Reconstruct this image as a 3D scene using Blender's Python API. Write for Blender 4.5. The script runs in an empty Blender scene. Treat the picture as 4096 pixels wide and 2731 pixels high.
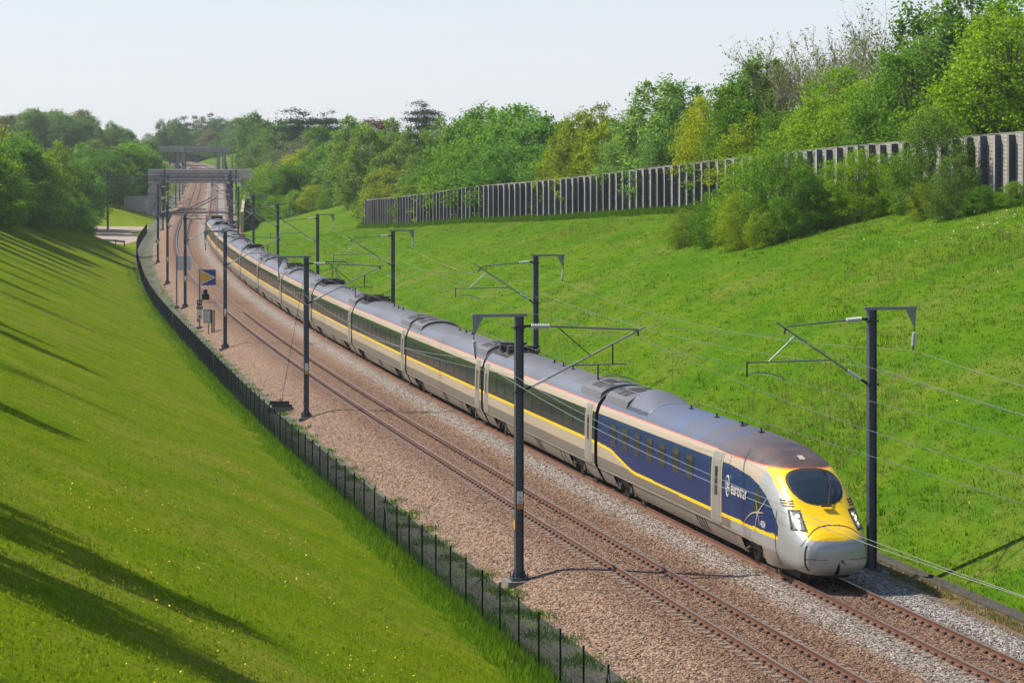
import bpy, math, random
import numpy as np
from mathutils import Vector, Matrix

# ------------------------------------------------------------------ camera, light
SC = bpy.context.scene
COL = SC.collection
CAM_H = 13.4
cam_d = bpy.data.cameras.new("camera")
cam = bpy.data.objects.new("camera", cam_d)
COL.objects.link(cam)
cam.location = (0, 0, CAM_H)
cam.rotation_euler = (math.radians(90), 0, 0)
cam_d.sensor_width = 36.0
cam_d.lens = 90.0
cam_d.shift_y = -0.17005
cam_d.clip_start = 0.5
cam_d.clip_end = 9000
SC.camera = cam

SUN_EL = math.radians(48)
SUN_H = Vector((-0.95, 0.30, 0)).normalized()          # horizontal direction towards the sun
TO_SUN = Vector((SUN_H.x * math.cos(SUN_EL), SUN_H.y * math.cos(SUN_EL), math.sin(SUN_EL)))
world = bpy.data.worlds.new("World")
SC.world = world
world.use_nodes = True
wn = world.node_tree
wn.nodes.clear()
w_out = wn.nodes.new("ShaderNodeOutputWorld")
w_bg = wn.nodes.new("ShaderNodeBackground")
w_sky = wn.nodes.new("ShaderNodeTexSky")
w_sky.sky_type = 'NISHITA'
w_sky.sun_disc = False
w_sky.sun_elevation = SUN_EL
w_sky.sun_rotation = math.atan2(SUN_H.x, SUN_H.y)
w_sky.air_density = 0.8
w_sky.altitude = 100
w_sky.dust_density = 0.3
w_sky.ozone_density = 1.0
w_bg.inputs['Strength'].default_value = 0.125
# thin milky haze over the whole sky, thicker towards the horizon
w_geo = wn.nodes.new("ShaderNodeNewGeometry")
w_sep = wn.nodes.new("ShaderNodeSeparateXYZ")
w_map = wn.nodes.new("ShaderNodeMapRange")
w_map.inputs['From Min'].default_value = 0.0; w_map.inputs['From Max'].default_value = 0.45
w_map.inputs['To Min'].default_value = 0.85; w_map.inputs['To Max'].default_value = 0.04
w_abs = wn.nodes.new("ShaderNodeMath"); w_abs.operation = 'ABSOLUTE'
w_mix = wn.nodes.new("ShaderNodeMix"); w_mix.data_type = 'RGBA'
w_mix.inputs[7].default_value = (4.75, 4.85, 5.25, 1)
wn.links.new(w_geo.outputs['Incoming'], w_sep.inputs[0])
wn.links.new(w_sep.outputs[2], w_abs.inputs[0])
wn.links.new(w_abs.outputs[0], w_map.inputs[0])
wn.links.new(w_map.outputs[0], w_mix.inputs[0])
wn.links.new(w_sky.outputs[0], w_mix.inputs[6])
wn.links.new(w_mix.outputs[2], w_bg.inputs[0])
wn.links.new(w_bg.outputs[0], w_out.inputs[0])
sun_d = bpy.data.lights.new("sun", 'SUN')
sun_d.energy = 5.0
sun_d.angle = math.radians(0.9)
sun_d.color = (1.0, 0.92, 0.79)
sun = bpy.data.objects.new("sun", sun_d)
COL.objects.link(sun)
sun.rotation_euler = TO_SUN.to_track_quat('Z', 'Y').to_euler()
sun.location = (-60, 60, 80)
SC.view_settings.view_transform = 'Standard'
SC.view_settings.look = 'None'
SC.view_settings.exposure = 0.42
SC.view_settings.gamma = 1.0
SC.render.engine = 'CYCLES'
SC.cycles.use_denoising = True
SC.cycles.max_bounces = 6
SC.cycles.diffuse_bounces = 2
SC.cycles.glossy_bounces = 3
SC.cycles.transmission_bounces = 4
SC.cycles.transparent_max_bounces = 8
SC.cycles.use_adaptive_sampling = True
SC.cycles.adaptive_threshold = 0.02

# === PATH (pure numpy) ===
_Y = np.arange(-80, 1500.1, 1.0)
_SL = np.interp(_Y, [-80, 70, 110, 155, 200, 250, 290, 330, 360, 400, 440, 520, 700, 880, 1000, 1150, 1500],
                [-.232, -.222, -.209, -.2, -.192, -.182, -.172, -.155, -.143, -.128, -.119, -.114, -.115, -.115, -.16, -.30, -.36])
_X = np.concatenate([[0], np.cumsum((_SL[1:] + _SL[:-1]) / 2)])
_X = _X - np.interp(88.4, _Y, _X) + 6.34
_S = np.concatenate([[0], np.cumsum(np.sqrt(1 + ((_SL[1:] + _SL[:-1]) / 2) ** 2))])
_G = np.interp(_Y, [-80, 150, 300, 650, 760, 1500], [0, 0, .0125, .0125, .025, .025])
_Z = np.concatenate([[0], np.cumsum((_G[1:] + _G[:-1]) / 2)])

def S_of(y): return np.interp(y, _Y, _S)
def Y_of(s): return np.interp(s, _S, _Y)
def zr(y): return np.interp(y, _Y, _Z)
def slope(y): return np.interp(y, _Y, _SL)

def pt(y, n):
    """world xy of the point n metres right of the middle line at path station y"""
    m = slope(y)
    k = 1 / np.sqrt(1 + m * m)
    return np.interp(y, _Y, _X) + n * k, y - n * m * k

def project(x, y):
    yp = y
    for _ in range(6):
        m = slope(yp); k = 1 / np.sqrt(1 + m * m)
        n = (x - np.interp(yp, _Y, _X)) * k - (y - yp) * m * k
        yp = y + n * m * k
    return yp, n

# post-and-plank wall: x, y, z of its foot
WALL = np.array([[41.5, 100, 12.3], [36.5, 125, 12.0], [32, 150, 11.62], [23.5, 190, 10.83], [14.5, 230, 9.56], [4.5, 270, 8.05],
                 [-4, 300, 7.2], [-13, 340, 5.65], [-22.3, 386, 4.4]])
_wp = np.array([project(a[0], a[1]) for a in WALL])
def wall_n(y): return np.interp(y, _wp[:, 0], _wp[:, 1])
def wall_z(y): return np.interp(y, _wp[:, 0], WALL[:, 2])
WALL_END = _wp[-1, 0]

def sstep(a, b, x):
    t = np.clip((x - a) / (b - a), 0, 1)
    return t * t * (3 - 2 * t)

def ground_z(y, n):
    y = np.asarray(y, float); n = np.asarray(n, float)
    y, n = np.broadcast_arrays(y, n)
    r = zr(y)
    # left bank
    yard = sstep(372, 398, y) * (1 - sstep(486, 512, y))
    m = 1 - .97 * yard - .35 * sstep(486, 512, y) * (1 - sstep(560, 640, y))
    q = np.clip(-8.8 - n, 0, None)
    left = -1.0 + m * (.42 * np.minimum(q, 20.5)) + .06 * np.clip(q - 20.5, 0, 60) * (1 - .6 * yard) + .01 * np.clip(q - 80, 0, None)
    left = left + 3 * sstep(640, 900, y) * sstep(20, 60, q) - 9 * sstep(780, 980, y) * sstep(12, 45, q) - 10 * sstep(1040, 1300, y) * sstep(15, 50, q)
    # right bank
    nw = wall_n(y); zw = wall_z(y) - r
    t = np.clip((n - 7.7) / np.maximum(nw - 7.7, 1), 0, 1)
    rw = -.65 + (zw + .65) * (t + .10 * np.sin(t * math.pi) ) + np.clip(n - nw, 0, 40) * .015
    rw = np.where(n > nw + .1, rw + .5, rw)
    q2 = np.clip(n - np.interp(y, [425, 442, 500, 540, 556, 580], [7.7, 7.9, 9.0, 14.0, 14.0, 7.7]), 0, None)
    ro = -.65 + .30 * np.minimum(q2, 30) + .01 * np.clip(q2 - 30, 0, 60)
    ro = ro - 16 * sstep(1100, 1260, y)
    b = sstep(WALL_END + 2, WALL_END + 30, y)
    right = rw * (1 - b) + ro * b
    mid = np.interp(n, [-8.8, -6.9, -6.5, -4.9, -4.4, -3.7, 3.9, 4.4, 5.3, 6.4, 7.7], [-1.0, -.93, -.84, -.26, -.19, -.178, -.178, -.2, -.28, -.62, -.65])
    return r + np.where(n < -8.8, left, np.where(n > 7.7, right, mid))

def gz_xy(x, y):
    yp, n = project(x, y)
    return float(ground_z(yp, n))
# === END PATH ===

# ------------------------------------------------------------------ helpers
def P3(y, n, dz=0.0):
    x, yy = pt(y, n)
    return Vector((float(x), float(yy), float(zr(y)) + dz))

def frame(y):
    """along (away from camera), right"""
    m = float(slope(y)); k = 1 / math.sqrt(1 + m * m)
    return Vector((m * k, k, 0)), Vector((k, -m * k, 0))

def tag(o, label=None, cat=None, group=None, kind=None):
    if label: o["label"] = label
    if cat: o["category"] = cat
    if group: o["group"] = group
    if kind: o["kind"] = kind
    return o

def mesh_obj(name, verts, faces, mats, fm=None, parent=None, smooth=False, matrix=None):
    me = bpy.data.meshes.new(name)
    me.from_pydata([tuple(v) for v in verts], [], [tuple(f) for f in faces])
    for m in (mats if isinstance(mats, (list, tuple)) else [mats]):
        me.materials.append(m)
    if fm is not None:
        me.polygons.foreach_set("material_index", np.asarray(fm, dtype=np.int32))
    if smooth:
        me.polygons.foreach_set("use_smooth", np.ones(len(me.polygons), dtype=bool))
    me.update()
    o = bpy.data.objects.new(name, me)
    COL.objects.link(o)
    if parent: o.parent = parent
    if matrix is not None: o.matrix_local = matrix
    return o

def link_mesh(name, me, parent=None, matrix=None):
    o = bpy.data.objects.new(name, me)
    COL.objects.link(o)
    if parent: o.parent = parent
    if matrix is not None: o.matrix_local = matrix
    return o

def empty(name, loc=(0, 0, 0), rz=0.0, matrix=None):
    o = bpy.data.objects.new(name, None)
    o.empty_display_size = .3
    COL.objects.link(o)
    if matrix is not None: o.matrix_world = matrix
    else:
        o.location = loc; o.rotation_euler = (0, 0, rz)
    return o

class MB:
    def __init__(s): s.v = []; s.f = []; s.m = []
    def add(s, vs, fs, m=0):
        b = len(s.v); s.v += [tuple(v) for v in vs]
        s.f += [tuple(i + b for i in f) for f in fs]; s.m += [m] * len(fs)
        return s
    def box(s, c, size, m=0, ax=None):
        c = Vector(c); hx, hy, hz = size[0] / 2, size[1] / 2, size[2] / 2
        X, Y, Z = ax if ax else (Vector((1, 0, 0)), Vector((0, 1, 0)), Vector((0, 0, 1)))
        vs = [c + X * (i * hx) + Y * (j * hy) + Z * (k * hz) for k in (-1, 1) for (i, j) in ((-1, -1), (1, -1), (1, 1), (-1, 1))]
        return s.add(vs, [(3, 2, 1, 0), (4, 5, 6, 7), (0, 1, 5, 4), (1, 2, 6, 5), (2, 3, 7, 6), (3, 0, 4, 7)], m)
    def beam(s, p0, p1, w, h, m=0, up=(0, 0, 1)):
        p0, p1 = Vector(p0), Vector(p1); d = p1 - p0; L = d.length
        if L < 1e-6: return s
        d.normalize(); up = Vector(up)
        if abs(d.dot(up)) > .99: up = Vector((1, 0, 0))
        a = d.cross(up).normalized(); b = a.cross(d)
        return s.box((p0 + p1) / 2, (w, L, h), m, (a, d, b))
    def tube(s, pts, r, n=6, m=0, cap=True):
        pts = [Vector(p) for p in pts]; rs = r if isinstance(r, (list, tuple)) else [r] * len(pts)
        rings = []
        for i, p in enumerate(pts):
            d = (pts[min(i + 1, len(pts) - 1)] - pts[max(i - 1, 0)]).normalized()
            up = Vector((0, 0, 1)) if abs(d.z) < .95 else Vector((1, 0, 0))
            a = d.cross(up).normalized(); b = a.cross(d)
            rings.append([p + (a * math.cos(2 * math.pi * k / n) + b * math.sin(2 * math.pi * k / n)) * rs[i] for k in range(n)])
        vs = [v for R in rings for v in R]; fs = []
        for i in range(len(pts) - 1):
            for k in range(n):
                fs.append((i * n + k, i * n + (k + 1) % n, (i + 1) * n + (k + 1) % n, (i + 1) * n + k))
        if cap:
            fs.append(tuple(range(n))[::-1]); fs.append(tuple((len(pts) - 1) * n + k for k in range(n)))
        return s.add(vs, fs, m)
    def build(s, name, mats, parent=None, smooth=False, matrix=None):
        return mesh_obj(name, s.v, s.f, mats, s.m, parent, smooth, matrix)

# ------------------------------------------------------------------ materials
def nodes(name):
    m = bpy.data.materials.new(name); m.use_nodes = True
    nt = m.node_tree; b = nt.nodes["Principled BSDF"]
    return m, nt, b, nt.nodes, nt.links

def N(nt, t, **kw):
    n = nt.nodes.new(t)
    for k, v in kw.items():
        if k.startswith('i_'): n.inputs[k[2:].replace('_', ' ')].default_value = v
        else: setattr(n, k, v)
    return n

def c4(c): return (c[0], c[1], c[2], 1)

def ramp(nt, fac, stops, interp='LINEAR'):
    r = nt.nodes.new("ShaderNodeValToRGB"); r.color_ramp.interpolation = interp
    e = r.color_ramp.elements
    while len(e) > 1: e.remove(e[-1])
    e[0].position = stops[0][0]; e[0].color = c4(stops[0][1])
    for p, c in stops[1:]:
        x = e.new(p); x.color = c4(c)
    if fac is not None: nt.links.new(fac, r.inputs[0])
    return r

def mixc(nt, fac, a, b, mode='MIX'):
    n = nt.nodes.new("ShaderNodeMix"); n.data_type = 'RGBA'; n.blend_type = mode
    for sock, v in ((n.inputs[0], fac), (n.inputs[6], a), (n.inputs[7], b)):
        if isinstance(v, (int, float)): sock.default_value = v
        elif isinstance(v, tuple): sock.default_value = c4(v)
        else: nt.links.new(v, sock)
    return n.outputs[2]

def paint(name, col, rough=.4, metal=0.0, dirt=.25, dirtcol=(.12, .10, .08), scale=1.5, spec=.5, bump=0.0, stretch=None, objvar=0.0):
    """painted surface with faint grime"""
    m, nt, b, ns, lk = nodes(name)
    tc = N(nt, "ShaderNodeTexCoord")
    src = tc.outputs['Object']
    if stretch:
        mp = N(nt, "ShaderNodeMapping"); mp.inputs['Scale'].default_value = stretch
        lk.new(src, mp.inputs[0]); src = mp.outputs[0]
    nz = N(nt, "ShaderNodeTexNoise"); nz.inputs['Scale'].default_value = scale; nz.inputs['Detail'].default_value = 6
    lk.new(src, nz.inputs['Vector'])
    rp = ramp(nt, nz.outputs['Fac'], [(.38, (0, 0, 0)), (.75, (1, 1, 1))])
    mu = N(nt, "ShaderNodeMath", operation='MULTIPLY'); mu.inputs[1].default_value = dirt
    lk.new(rp.outputs[0], mu.inputs[0])
    cc = mixc(nt, mu.outputs[0], col, dirtcol)
    if objvar:
        oi = N(nt, "ShaderNodeObjectInfo")
        cc = mixc(nt, 1.0, cc, ramp(nt, oi.outputs['Random'], [(0, (1 - objvar,) * 3), (.5, (1, .97, .95)), (1, (1 + objvar * .6, 1 + objvar * .6, 1 + objvar * .7))]).outputs[0], 'MULTIPLY')
    lk.new(cc, b.inputs['Base Color'])
    b.inputs['Roughness'].default_value = rough; b.inputs['Metallic'].default_value = metal
    b.inputs['Specular IOR Level'].default_value = spec
    if bump:
        bp = N(nt, "ShaderNodeBump"); bp.inputs['Strength'].default_value = bump
        n2 = N(nt, "ShaderNodeTexNoise"); n2.inputs['Scale'].default_value = scale * 12; n2.inputs['Detail'].default_value = 5
        lk.new(src, n2.inputs['Vector']); lk.new(n2.outputs['Fac'], bp.inputs['Height']); lk.new(bp.outputs[0], b.inputs['Normal'])
    return m

M = {}
M['steel'] = paint('galvanised_steel', (.22, .24, .26), .45, .6, .3, (.10, .10, .10))
M['mast'] = paint('mast_steel', (.085, .10, .125), .5, .35, .35, (.05, .05, .05), 2)
M['dark'] = paint('dark_metal', (.025, .026, .03), .55, .2, .3)
M['black'] = paint('black_rubber', (.012, .012, .014), .7, 0, .2)
M['insul'] = paint('insulator_ceramic', (.62, .64, .66), .25, 0, .2)
M['concrete'] = paint('concrete', (.33, .31, .28), .9, 0, .55, (.16, .15, .13), .8, .3, .25)
M['concrete_d'] = paint('weathered_concrete', (.23, .21, .19), .9, 0, .6, (.08, .08, .08), .35, .3, .25)
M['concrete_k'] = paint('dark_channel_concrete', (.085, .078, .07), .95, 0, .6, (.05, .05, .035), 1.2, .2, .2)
M['rail'] = paint('rusty_rail', (.20, .095, .06), .6, .3, .5, (.10, .05, .035), 3)
M['railtop'] = paint('worn_rail_head', (.42, .34, .30), .35, .8, .4, (.20, .12, .09), 3)
M['sleeper'] = paint('concrete_sleeper', (.24, .19, .16), .9, 0, .6, (.13, .09, .07), 3, .3, .3)
M['clip'] = paint('rail_clip', (.05, .035, .03), .7, .2, .4)
M['wire'] = paint('copper_wire', (.12, .12, .115), .5, .5, .2)
M['alu'] = paint('aluminium_wire', (.26, .25, .235), .45, .5, .2)
M['white'] = paint('white_enamel', (.75, .75, .73), .4, 0, .2)
M['sign_blue'] = paint('blue_enamel', (.012, .06, .30), .35, 0, .15)
M['sign_yellow'] = paint('yellow_enamel', (.80, .42, .02), .4, 0, .15)
M['orange'] = paint('orange_enamel', (.75, .33, .02), .4, 0, .15)
M['red'] = paint('red_enamel', (.6, .05, .04), .4, 0, .15)
M['fence'] = paint('dark_green_fence', (.010, .018, .020), .95, 0, .2, spec=.05)

# ------------------------------------------------------------------ ground materials
def pos_noise(nt, scale, detail=5, rough=.55, coord='pos'):
    nz = N(nt, "ShaderNodeTexNoise"); nz.inputs['Scale'].default_value = scale
    nz.inputs['Detail'].default_value = detail; nz.inputs['Roughness'].default_value = rough
    g = nt.nodes.get('Geometry') or N(nt, "ShaderNodeNewGeometry", name='Geometry')
    nt.links.new(g.outputs['Position'], nz.inputs['Vector'])
    return nz.outputs['Fac']

def grass_material(name, base, lush, alt, dry, dark):
    m, nt, b, ns, lk = nodes(name)
    st = lambda f, a, c: ramp(nt, f, [(a, (0, 0, 0)), (c, (1, 1, 1))]).outputs[0]
    a = mixc(nt, st(pos_noise(nt, .05, 5, .6), .35, .66), base, alt)
    a = mixc(nt, st(pos_noise(nt, .28, 9, .7), .42, .60), a, lush)
    dr = N(nt, "ShaderNodeMath", operation='MULTIPLY'); dr.inputs[1].default_value = .8
    nt.links.new(st(pos_noise(nt, .13, 10, .75), .50, .66), dr.inputs[0])
    a = mixc(nt, dr.outputs[0], a, dry)
    a = mixc(nt, st(pos_noise(nt, 2.2, 8, .75), .48, .72), a, dark)
    lk.new(mixc(nt, st(pos_noise(nt, 9.0, 6, .75), .42, .75), a, dark), b.inputs['Base Color'])
    b.inputs['Roughness'].default_value = 1; b.inputs['Specular IOR Level'].default_value = 0
    bp = N(nt, "ShaderNodeBump"); bp.inputs['Strength'].default_value = .6; bp.inputs['Distance'].default_value = .12
    lk.new(pos_noise(nt, 5.0, 8, .75), bp.inputs['Height']); lk.new(bp.outputs[0], b.inputs['Normal'])
    return m
M['grass'] = grass_material('grass_ground', (.160, .230, .010), (.110, .200, .008), (.215, .255, .014), (.27, .235, .05), (.110, .165, .006))
M['grass_r'] = grass_material('grass_ground_lush', (.088, .185, .009), (.060, .155, .009), (.130, .200, .012), (.19, .185, .05), (.055, .115, .005))

def ballast_material():
    m, nt, b, ns, lk = nodes('granite_ballast')
    g = N(nt, "ShaderNodeNewGeometry", name='Geometry')
    vo = N(nt, "ShaderNodeTexVoronoi"); vo.inputs['Scale'].default_value = 13.0
    lk.new(g.outputs['Position'], vo.inputs['Vector'])
    sep = N(nt, "ShaderNodeSeparateColor"); lk.new(vo.outputs['Color'], sep.inputs[0])
    pink = ramp(nt, sep.outputs[0], [(0, (.035, .024, .018)), (.25, (.135, .080, .049)), (.6, (.270, .157, .097)), (.85, (.385, .248, .165)), (1, (.17, .14, .112))])
    grey = ramp(nt, sep.outputs[0], [(0, (.07, .065, .06)), (.4, (.25, .22, .20)), (.75, (.40, .365, .33)), (1, (.58, .54, .50))])
    brown = ramp(nt, sep.outputs[0], [(0, (.05, .03, .022)), (.5, (.165, .088, .052)), (1, (.28, .155, .095))])
    uv = N(nt, "ShaderNodeUVMap"); uv.uv_map = 'sn'
    sx = N(nt, "ShaderNodeSeparateXYZ"); lk.new(uv.outputs[0], sx.inputs[0])
    # lateral position 0..1 over n = -9 .. 9, wobbled
    wob = N(nt, "ShaderNodeMath", operation='MULTIPLY_ADD'); wob.inputs[1].default_value = .05; wob.inputs[2].default_value = -.025
    lk.new(pos_noise(nt, .7, 6, .7), wob.inputs[0])
    ad = N(nt, "ShaderNodeMath", operation='ADD'); lk.new(sx.outputs[1], ad.inputs[0]); lk.new(wob.outputs[0], ad.inputs[1])
    k = lambda n: (n + 9) / 18
    K = lambda v: (v, v, v)
    gm = ramp(nt, ad.outputs[0], [(k(-9), K(.15)), (k(-.2), K(.05)), (k(.5), K(.75)), (k(1.3), K(.9)), (k(1.9), K(.15)), (k(3.3), K(.2)), (k(3.9), K(1)), (k(9), K(.85))])
    bm = ramp(nt, ad.outputs[0], [(k(-5.2), K(.05)), (k(-4.2), K(.6)), (k(-3.6), K(1)), (k(-2.9), K(.6)), (k(-2.3), K(.65)), (k(-1.6), K(1)), (k(-.9), K(.85)), (k(-.2), K(.1)), (k(.9), K(.1)), (k(1.7), K(.8)), (k(3.3), K(.8)), (k(3.9), K(.1))])
    nz = ramp(nt, pos_noise(nt, 1.3, 6, .7), [(.3, K(.5)), (.7, K(1))])
    bmm = N(nt, "ShaderNodeMath", operation='MULTIPLY'); lk.new(bm.outputs[0], bmm.inputs[0]); lk.new(nz.outputs[0], bmm.inputs[1])
    c = mixc(nt, gm.outputs[0], pink.outputs[0], grey.outputs[0])
    c = mixc(nt, bmm.outputs[0], c, brown.outputs[0])
    edge = ramp(nt, vo.outputs['Distance'], [(.02, (1, 1, 1)), (.07, (.35, .35, .35))])
    lk.new(c, b.inputs['Base Color'])
    b.inputs['Roughness'].default_value = .9; b.inputs['Specular IOR Level'].default_value = .25
    bp = N(nt, "ShaderNodeBump"); bp.inputs['Strength'].default_value = 1.0; bp.inputs['Distance'].default_value = .06; bp.invert = True
    lk.new(vo.outputs['Distance'], bp.inputs['Height']); lk.new(bp.outputs[0], b.inputs['Normal'])
    return m
M['ballast'] = ballast_material()

def gravel_material(name, cols, weeds):
    m, nt, b, ns, lk = nodes(name)
    g = N(nt, "ShaderNodeNewGeometry", name='Geometry')
    vo = N(nt, "ShaderNodeTexVoronoi"); vo.inputs['Scale'].default_value = 22.0
    lk.new(g.outputs['Position'], vo.inputs['Vector'])
    sep = N(nt, "ShaderNodeSeparateColor"); lk.new(vo.outputs['Color'], sep.inputs[0])
    c = ramp(nt, sep.outputs[0], cols).outputs[0]
    w = ramp(nt, pos_noise(nt, .55, 7, .7), [(.43, (0, 0, 0)), (.57, (1, 1, 1))]).outputs[0]
    fine = ramp(nt, pos_noise(nt, 6, 5, .7), [(.35, (0, 0, 0)), (.6, (1, 1, 1))]).outputs[0]
    mu = N(nt, "ShaderNodeMath", operation='MULTIPLY'); lk.new(w, mu.inputs[0]); lk.new(fine, mu.inputs[1])
    lk.new(mixc(nt, mu.outputs[0], c, weeds), b.inputs['Base Color'])
    b.inputs['Roughness'].default_value = .95; b.inputs['Specular IOR Level'].default_value = .2
    bp = N(nt, "ShaderNodeBump"); bp.inputs['Strength'].default_value = .9; bp.inputs['Distance'].default_value = .03
    lk.new(vo.outputs['Distance'], bp.inputs['Height']); lk.new(bp.outputs[0], b.inputs['Normal'])
    return m
M['cess'] = gravel_material('cess_gravel', [(0, (.045, .042, .043)), (.5, (.13, .118, .114)), (1, (.225, .21, .20))], (.11, .15, .03))
M['cess_r'] = gravel_material('cess_dry_weeds', [(0, (.07, .055, .045)), (.5, (.17, .13, .10)), (1, (.28, .24, .20))], (.30, .17, .07))
M['yard'] = gravel_material('yard_gravel', [(0, (.28, .22, .18)), (.5, (.40, .32, .27)), (1, (.50, .42, .36))], (.32, .25, .2))

# ------------------------------------------------------------------ ground sheets
def strip(name, ys, ns, mat, dz=0.0, kind='structure', smooth=True):
    ys = np.asarray(ys, float); ns = np.asarray(ns, float)
    A, B = np.meshgrid(ys, ns, indexing='ij')
    x, y = pt(A, B)
    z = ground_z(A, B) + dz
    V = np.stack([x, y, z], -1).reshape(-1, 3)
    a, b = len(ys), len(ns)
    i = (np.arange(a - 1)[:, None] * b + np.arange(b - 1)[None]).ravel()
    F = np.stack([i, i + 1, i + b + 1, i + b], -1)
    o = mesh_obj(name, V.tolist(), F.tolist(), mat, smooth=smooth)
    uvl = o.data.uv_layers.new(name='sn')
    li = np.empty(len(o.data.loops), dtype=np.int32); o.data.loops.foreach_get('vertex_index', li)
    uv = np.stack([A.ravel()[li], (B.ravel()[li] + 9) / 18], -1)
    uvl.data.foreach_set('uv', uv.astype(np.float32).ravel())
    if kind: o["kind"] = kind
    return o

YS = np.concatenate([np.arange(12, 300, 2.0), np.arange(300, 700, 4.0), np.arange(700, 1481, 12.0)])
strip('ballast_bed', YS, [-6.75, -6.5, -6.1, -5.7, -5.3, -4.9, -4.4, -3.7, -1.8, 0, 1.8, 3.2, 4.4, 5.0, 5.35], M['ballast'], 0.0)
strip('cess_path', YS, [-9.3, -8.8, -8.2, -7.6, -6.9, -6.5, -6.3], M['cess'], -.006)
strip('cess_verge', YS, [5.0, 5.3, 5.7, 6.1, 6.4, 7.1, 7.75], M['cess_r'], -.006)
left_n = [-8.7, -8.8, -9.4, -10.5, -12, -14, -16, -18, -20, -22, -24, -26, -28, -29.3, -31, -35, -42, -50, -60, -75, -90, -110, -140, -180, -240]
lg = strip('grass_bank', YS, left_n[::-1], M['grass'], -.012)
right_n = [7.68, 7.7, 8.5, 10, 12, 14, 16, 18, 20, 22, 23.8, 25, 27, 29, 31, 33, 35, 37, 39, 42, 46, 52, 60, 70, 85, 105, 130, 170, 230]
rg = strip('grass_slope', YS, right_n, M['grass_r'], -.012)
mb = MB(); mb.add([(-1500, -230, -4), (1500, -230, -4), (1500, 2600, -4), (-1500, 2600, -4)], [(0, 1, 2, 3)])
tag(mb.build('far_ground', M['grass_r']), kind='structure')
# concrete drainage channel at the foot of the right bank
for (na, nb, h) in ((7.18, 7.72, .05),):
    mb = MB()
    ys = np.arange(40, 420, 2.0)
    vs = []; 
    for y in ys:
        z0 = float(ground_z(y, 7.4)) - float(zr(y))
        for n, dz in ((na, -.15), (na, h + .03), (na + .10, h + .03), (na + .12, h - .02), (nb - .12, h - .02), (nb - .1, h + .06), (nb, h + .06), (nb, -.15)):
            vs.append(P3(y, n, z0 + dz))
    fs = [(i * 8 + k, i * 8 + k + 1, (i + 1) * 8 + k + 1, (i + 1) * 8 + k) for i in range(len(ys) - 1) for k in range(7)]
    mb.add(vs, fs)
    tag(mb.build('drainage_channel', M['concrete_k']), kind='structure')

# paved yard beside the track, beyond the grass bank
mb = MB()
yy = np.arange(404, 484, 4.0); nn = np.array([-10.2, -12, -14, -17, -20, -23, -27, -30])
vs = [Vector((*map(float, pt(y, n - 1.2 * math.sin(y * .13))), float(ground_z(y, n)) + .05)) for y in yy for n in nn]
fs = [(i * 8 + k, (i + 1) * 8 + k, (i + 1) * 8 + k + 1, i * 8 + k + 1) for i in range(len(yy) - 1) for k in range(7)]
mb.add(vs, fs); tag(mb.build('gravel_yard', M['yard'], smooth=True), kind='structure')

# ------------------------------------------------------------------ track
RAILP = [(-.075, -.172), (.075, -.172), (.075, -.16), (.012, -.14), (.012, -.045), (.036, -.035), (.036, 0), (-.036, 0), (-.036, -.035), (-.012, -.045), (-.012, -.14), (-.075, -.16)]
def rail(parent, nc, y0, y1, offs=None):
    ys = np.concatenate([np.arange(y0, min(y1, 400), 3.0), np.arange(max(400, y0), y1, 6.0), [y1]])
    vs = []; fs = []; fm = []; k = len(RAILP)
    for y in ys:
        o = offs(y) if offs else 0
        for (a, b) in RAILP: vs.append(P3(y, nc + o + a, b))
    for i in range(len(ys) - 1):
        for j in range(k):
            fs.append((i * k + j, i * k + (j + 1) % k, (i + 1) * k + (j + 1) % k, (i + 1) * k + j)); fm.append(1 if j == 6 else 0)
    return mesh_obj('rail', vs, fs, [M['rail'], M['railtop']], fm, parent)

sl = MB()
sl.box((0, 0, -.245), (2.4, .26, .12))
sl.box((-.93, 0, -.19), (.60, .24, .05)); sl.box((.93, 0, -.195), (.60, .24, .05))
for sx in (-.75, .75):
    for d in (-.10, .10):
        sl.box((sx + d, 0, -.145), (.07, .11, .075), 1); sl.box((sx + d * 1.45, 0, -.155), (.05, .16, .05), 1)
sleeper_me = bpy.data.meshes.new('sleeper')
sleeper_me.from_pydata(sl.v, [], sl.f); sleeper_me.materials.append(M['sleeper']); sleeper_me.materials.append(M['clip'])
sleeper_me.polygons.foreach_set('material_index', np.array(sl.m, dtype=np.int32))

def mat_at(y, n, dz=0.0):
    a, r = frame(y); p = P3(y, n, dz)
    return Matrix(((r.x, a.x, 0, p.x), (r.y, a.y, 0, p.y), (0, 0, 1, p.z), (0, 0, 0, 1)))

def track(nc, label, single, rest, y1=1250):
    root = empty('railway_track', (0, 0, 0)); tag(root, label, None, None, 'structure')
    for g in (-.753, .753): rail(root, nc + g, 20, y1)
    s0 = float(S_of(single[0])); cnt = 0
    for k in range(single[1]):
        link_mesh('sleeper', sleeper_me, root, mat_at(float(Y_of(s0 + .6 * k)), nc))
    mb = MB(); s = float(S_of(rest[0]))
    while s < float(S_of(rest[1])):
        T = mat_at(float(Y_of(s)), nc)
        mb.add([T @ Vector(v) for v in sl.v[:24]], sl.f[:18], 0); s += .6
    tag(mb.build('sleeper', [M['sleeper'], M['clip']], root), kind='stuff')
    return root
TRACK_L, TRACK_R = -2.5, 2.5
tl = track(TRACK_L, 'empty ballasted track nearer the dark mesh fence', (58, 300), (58 + 178, 520))
tr = track(TRACK_R, 'ballasted track under the high speed train', (58, 45), (395, 520))
# crossover between the two tracks beyond the train
def xo(y): return 5.0 * sstep(545, 690, y)
for g in (-.753, .753): rail(tl, TRACK_L + g, 545, 690, xo)
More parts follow.
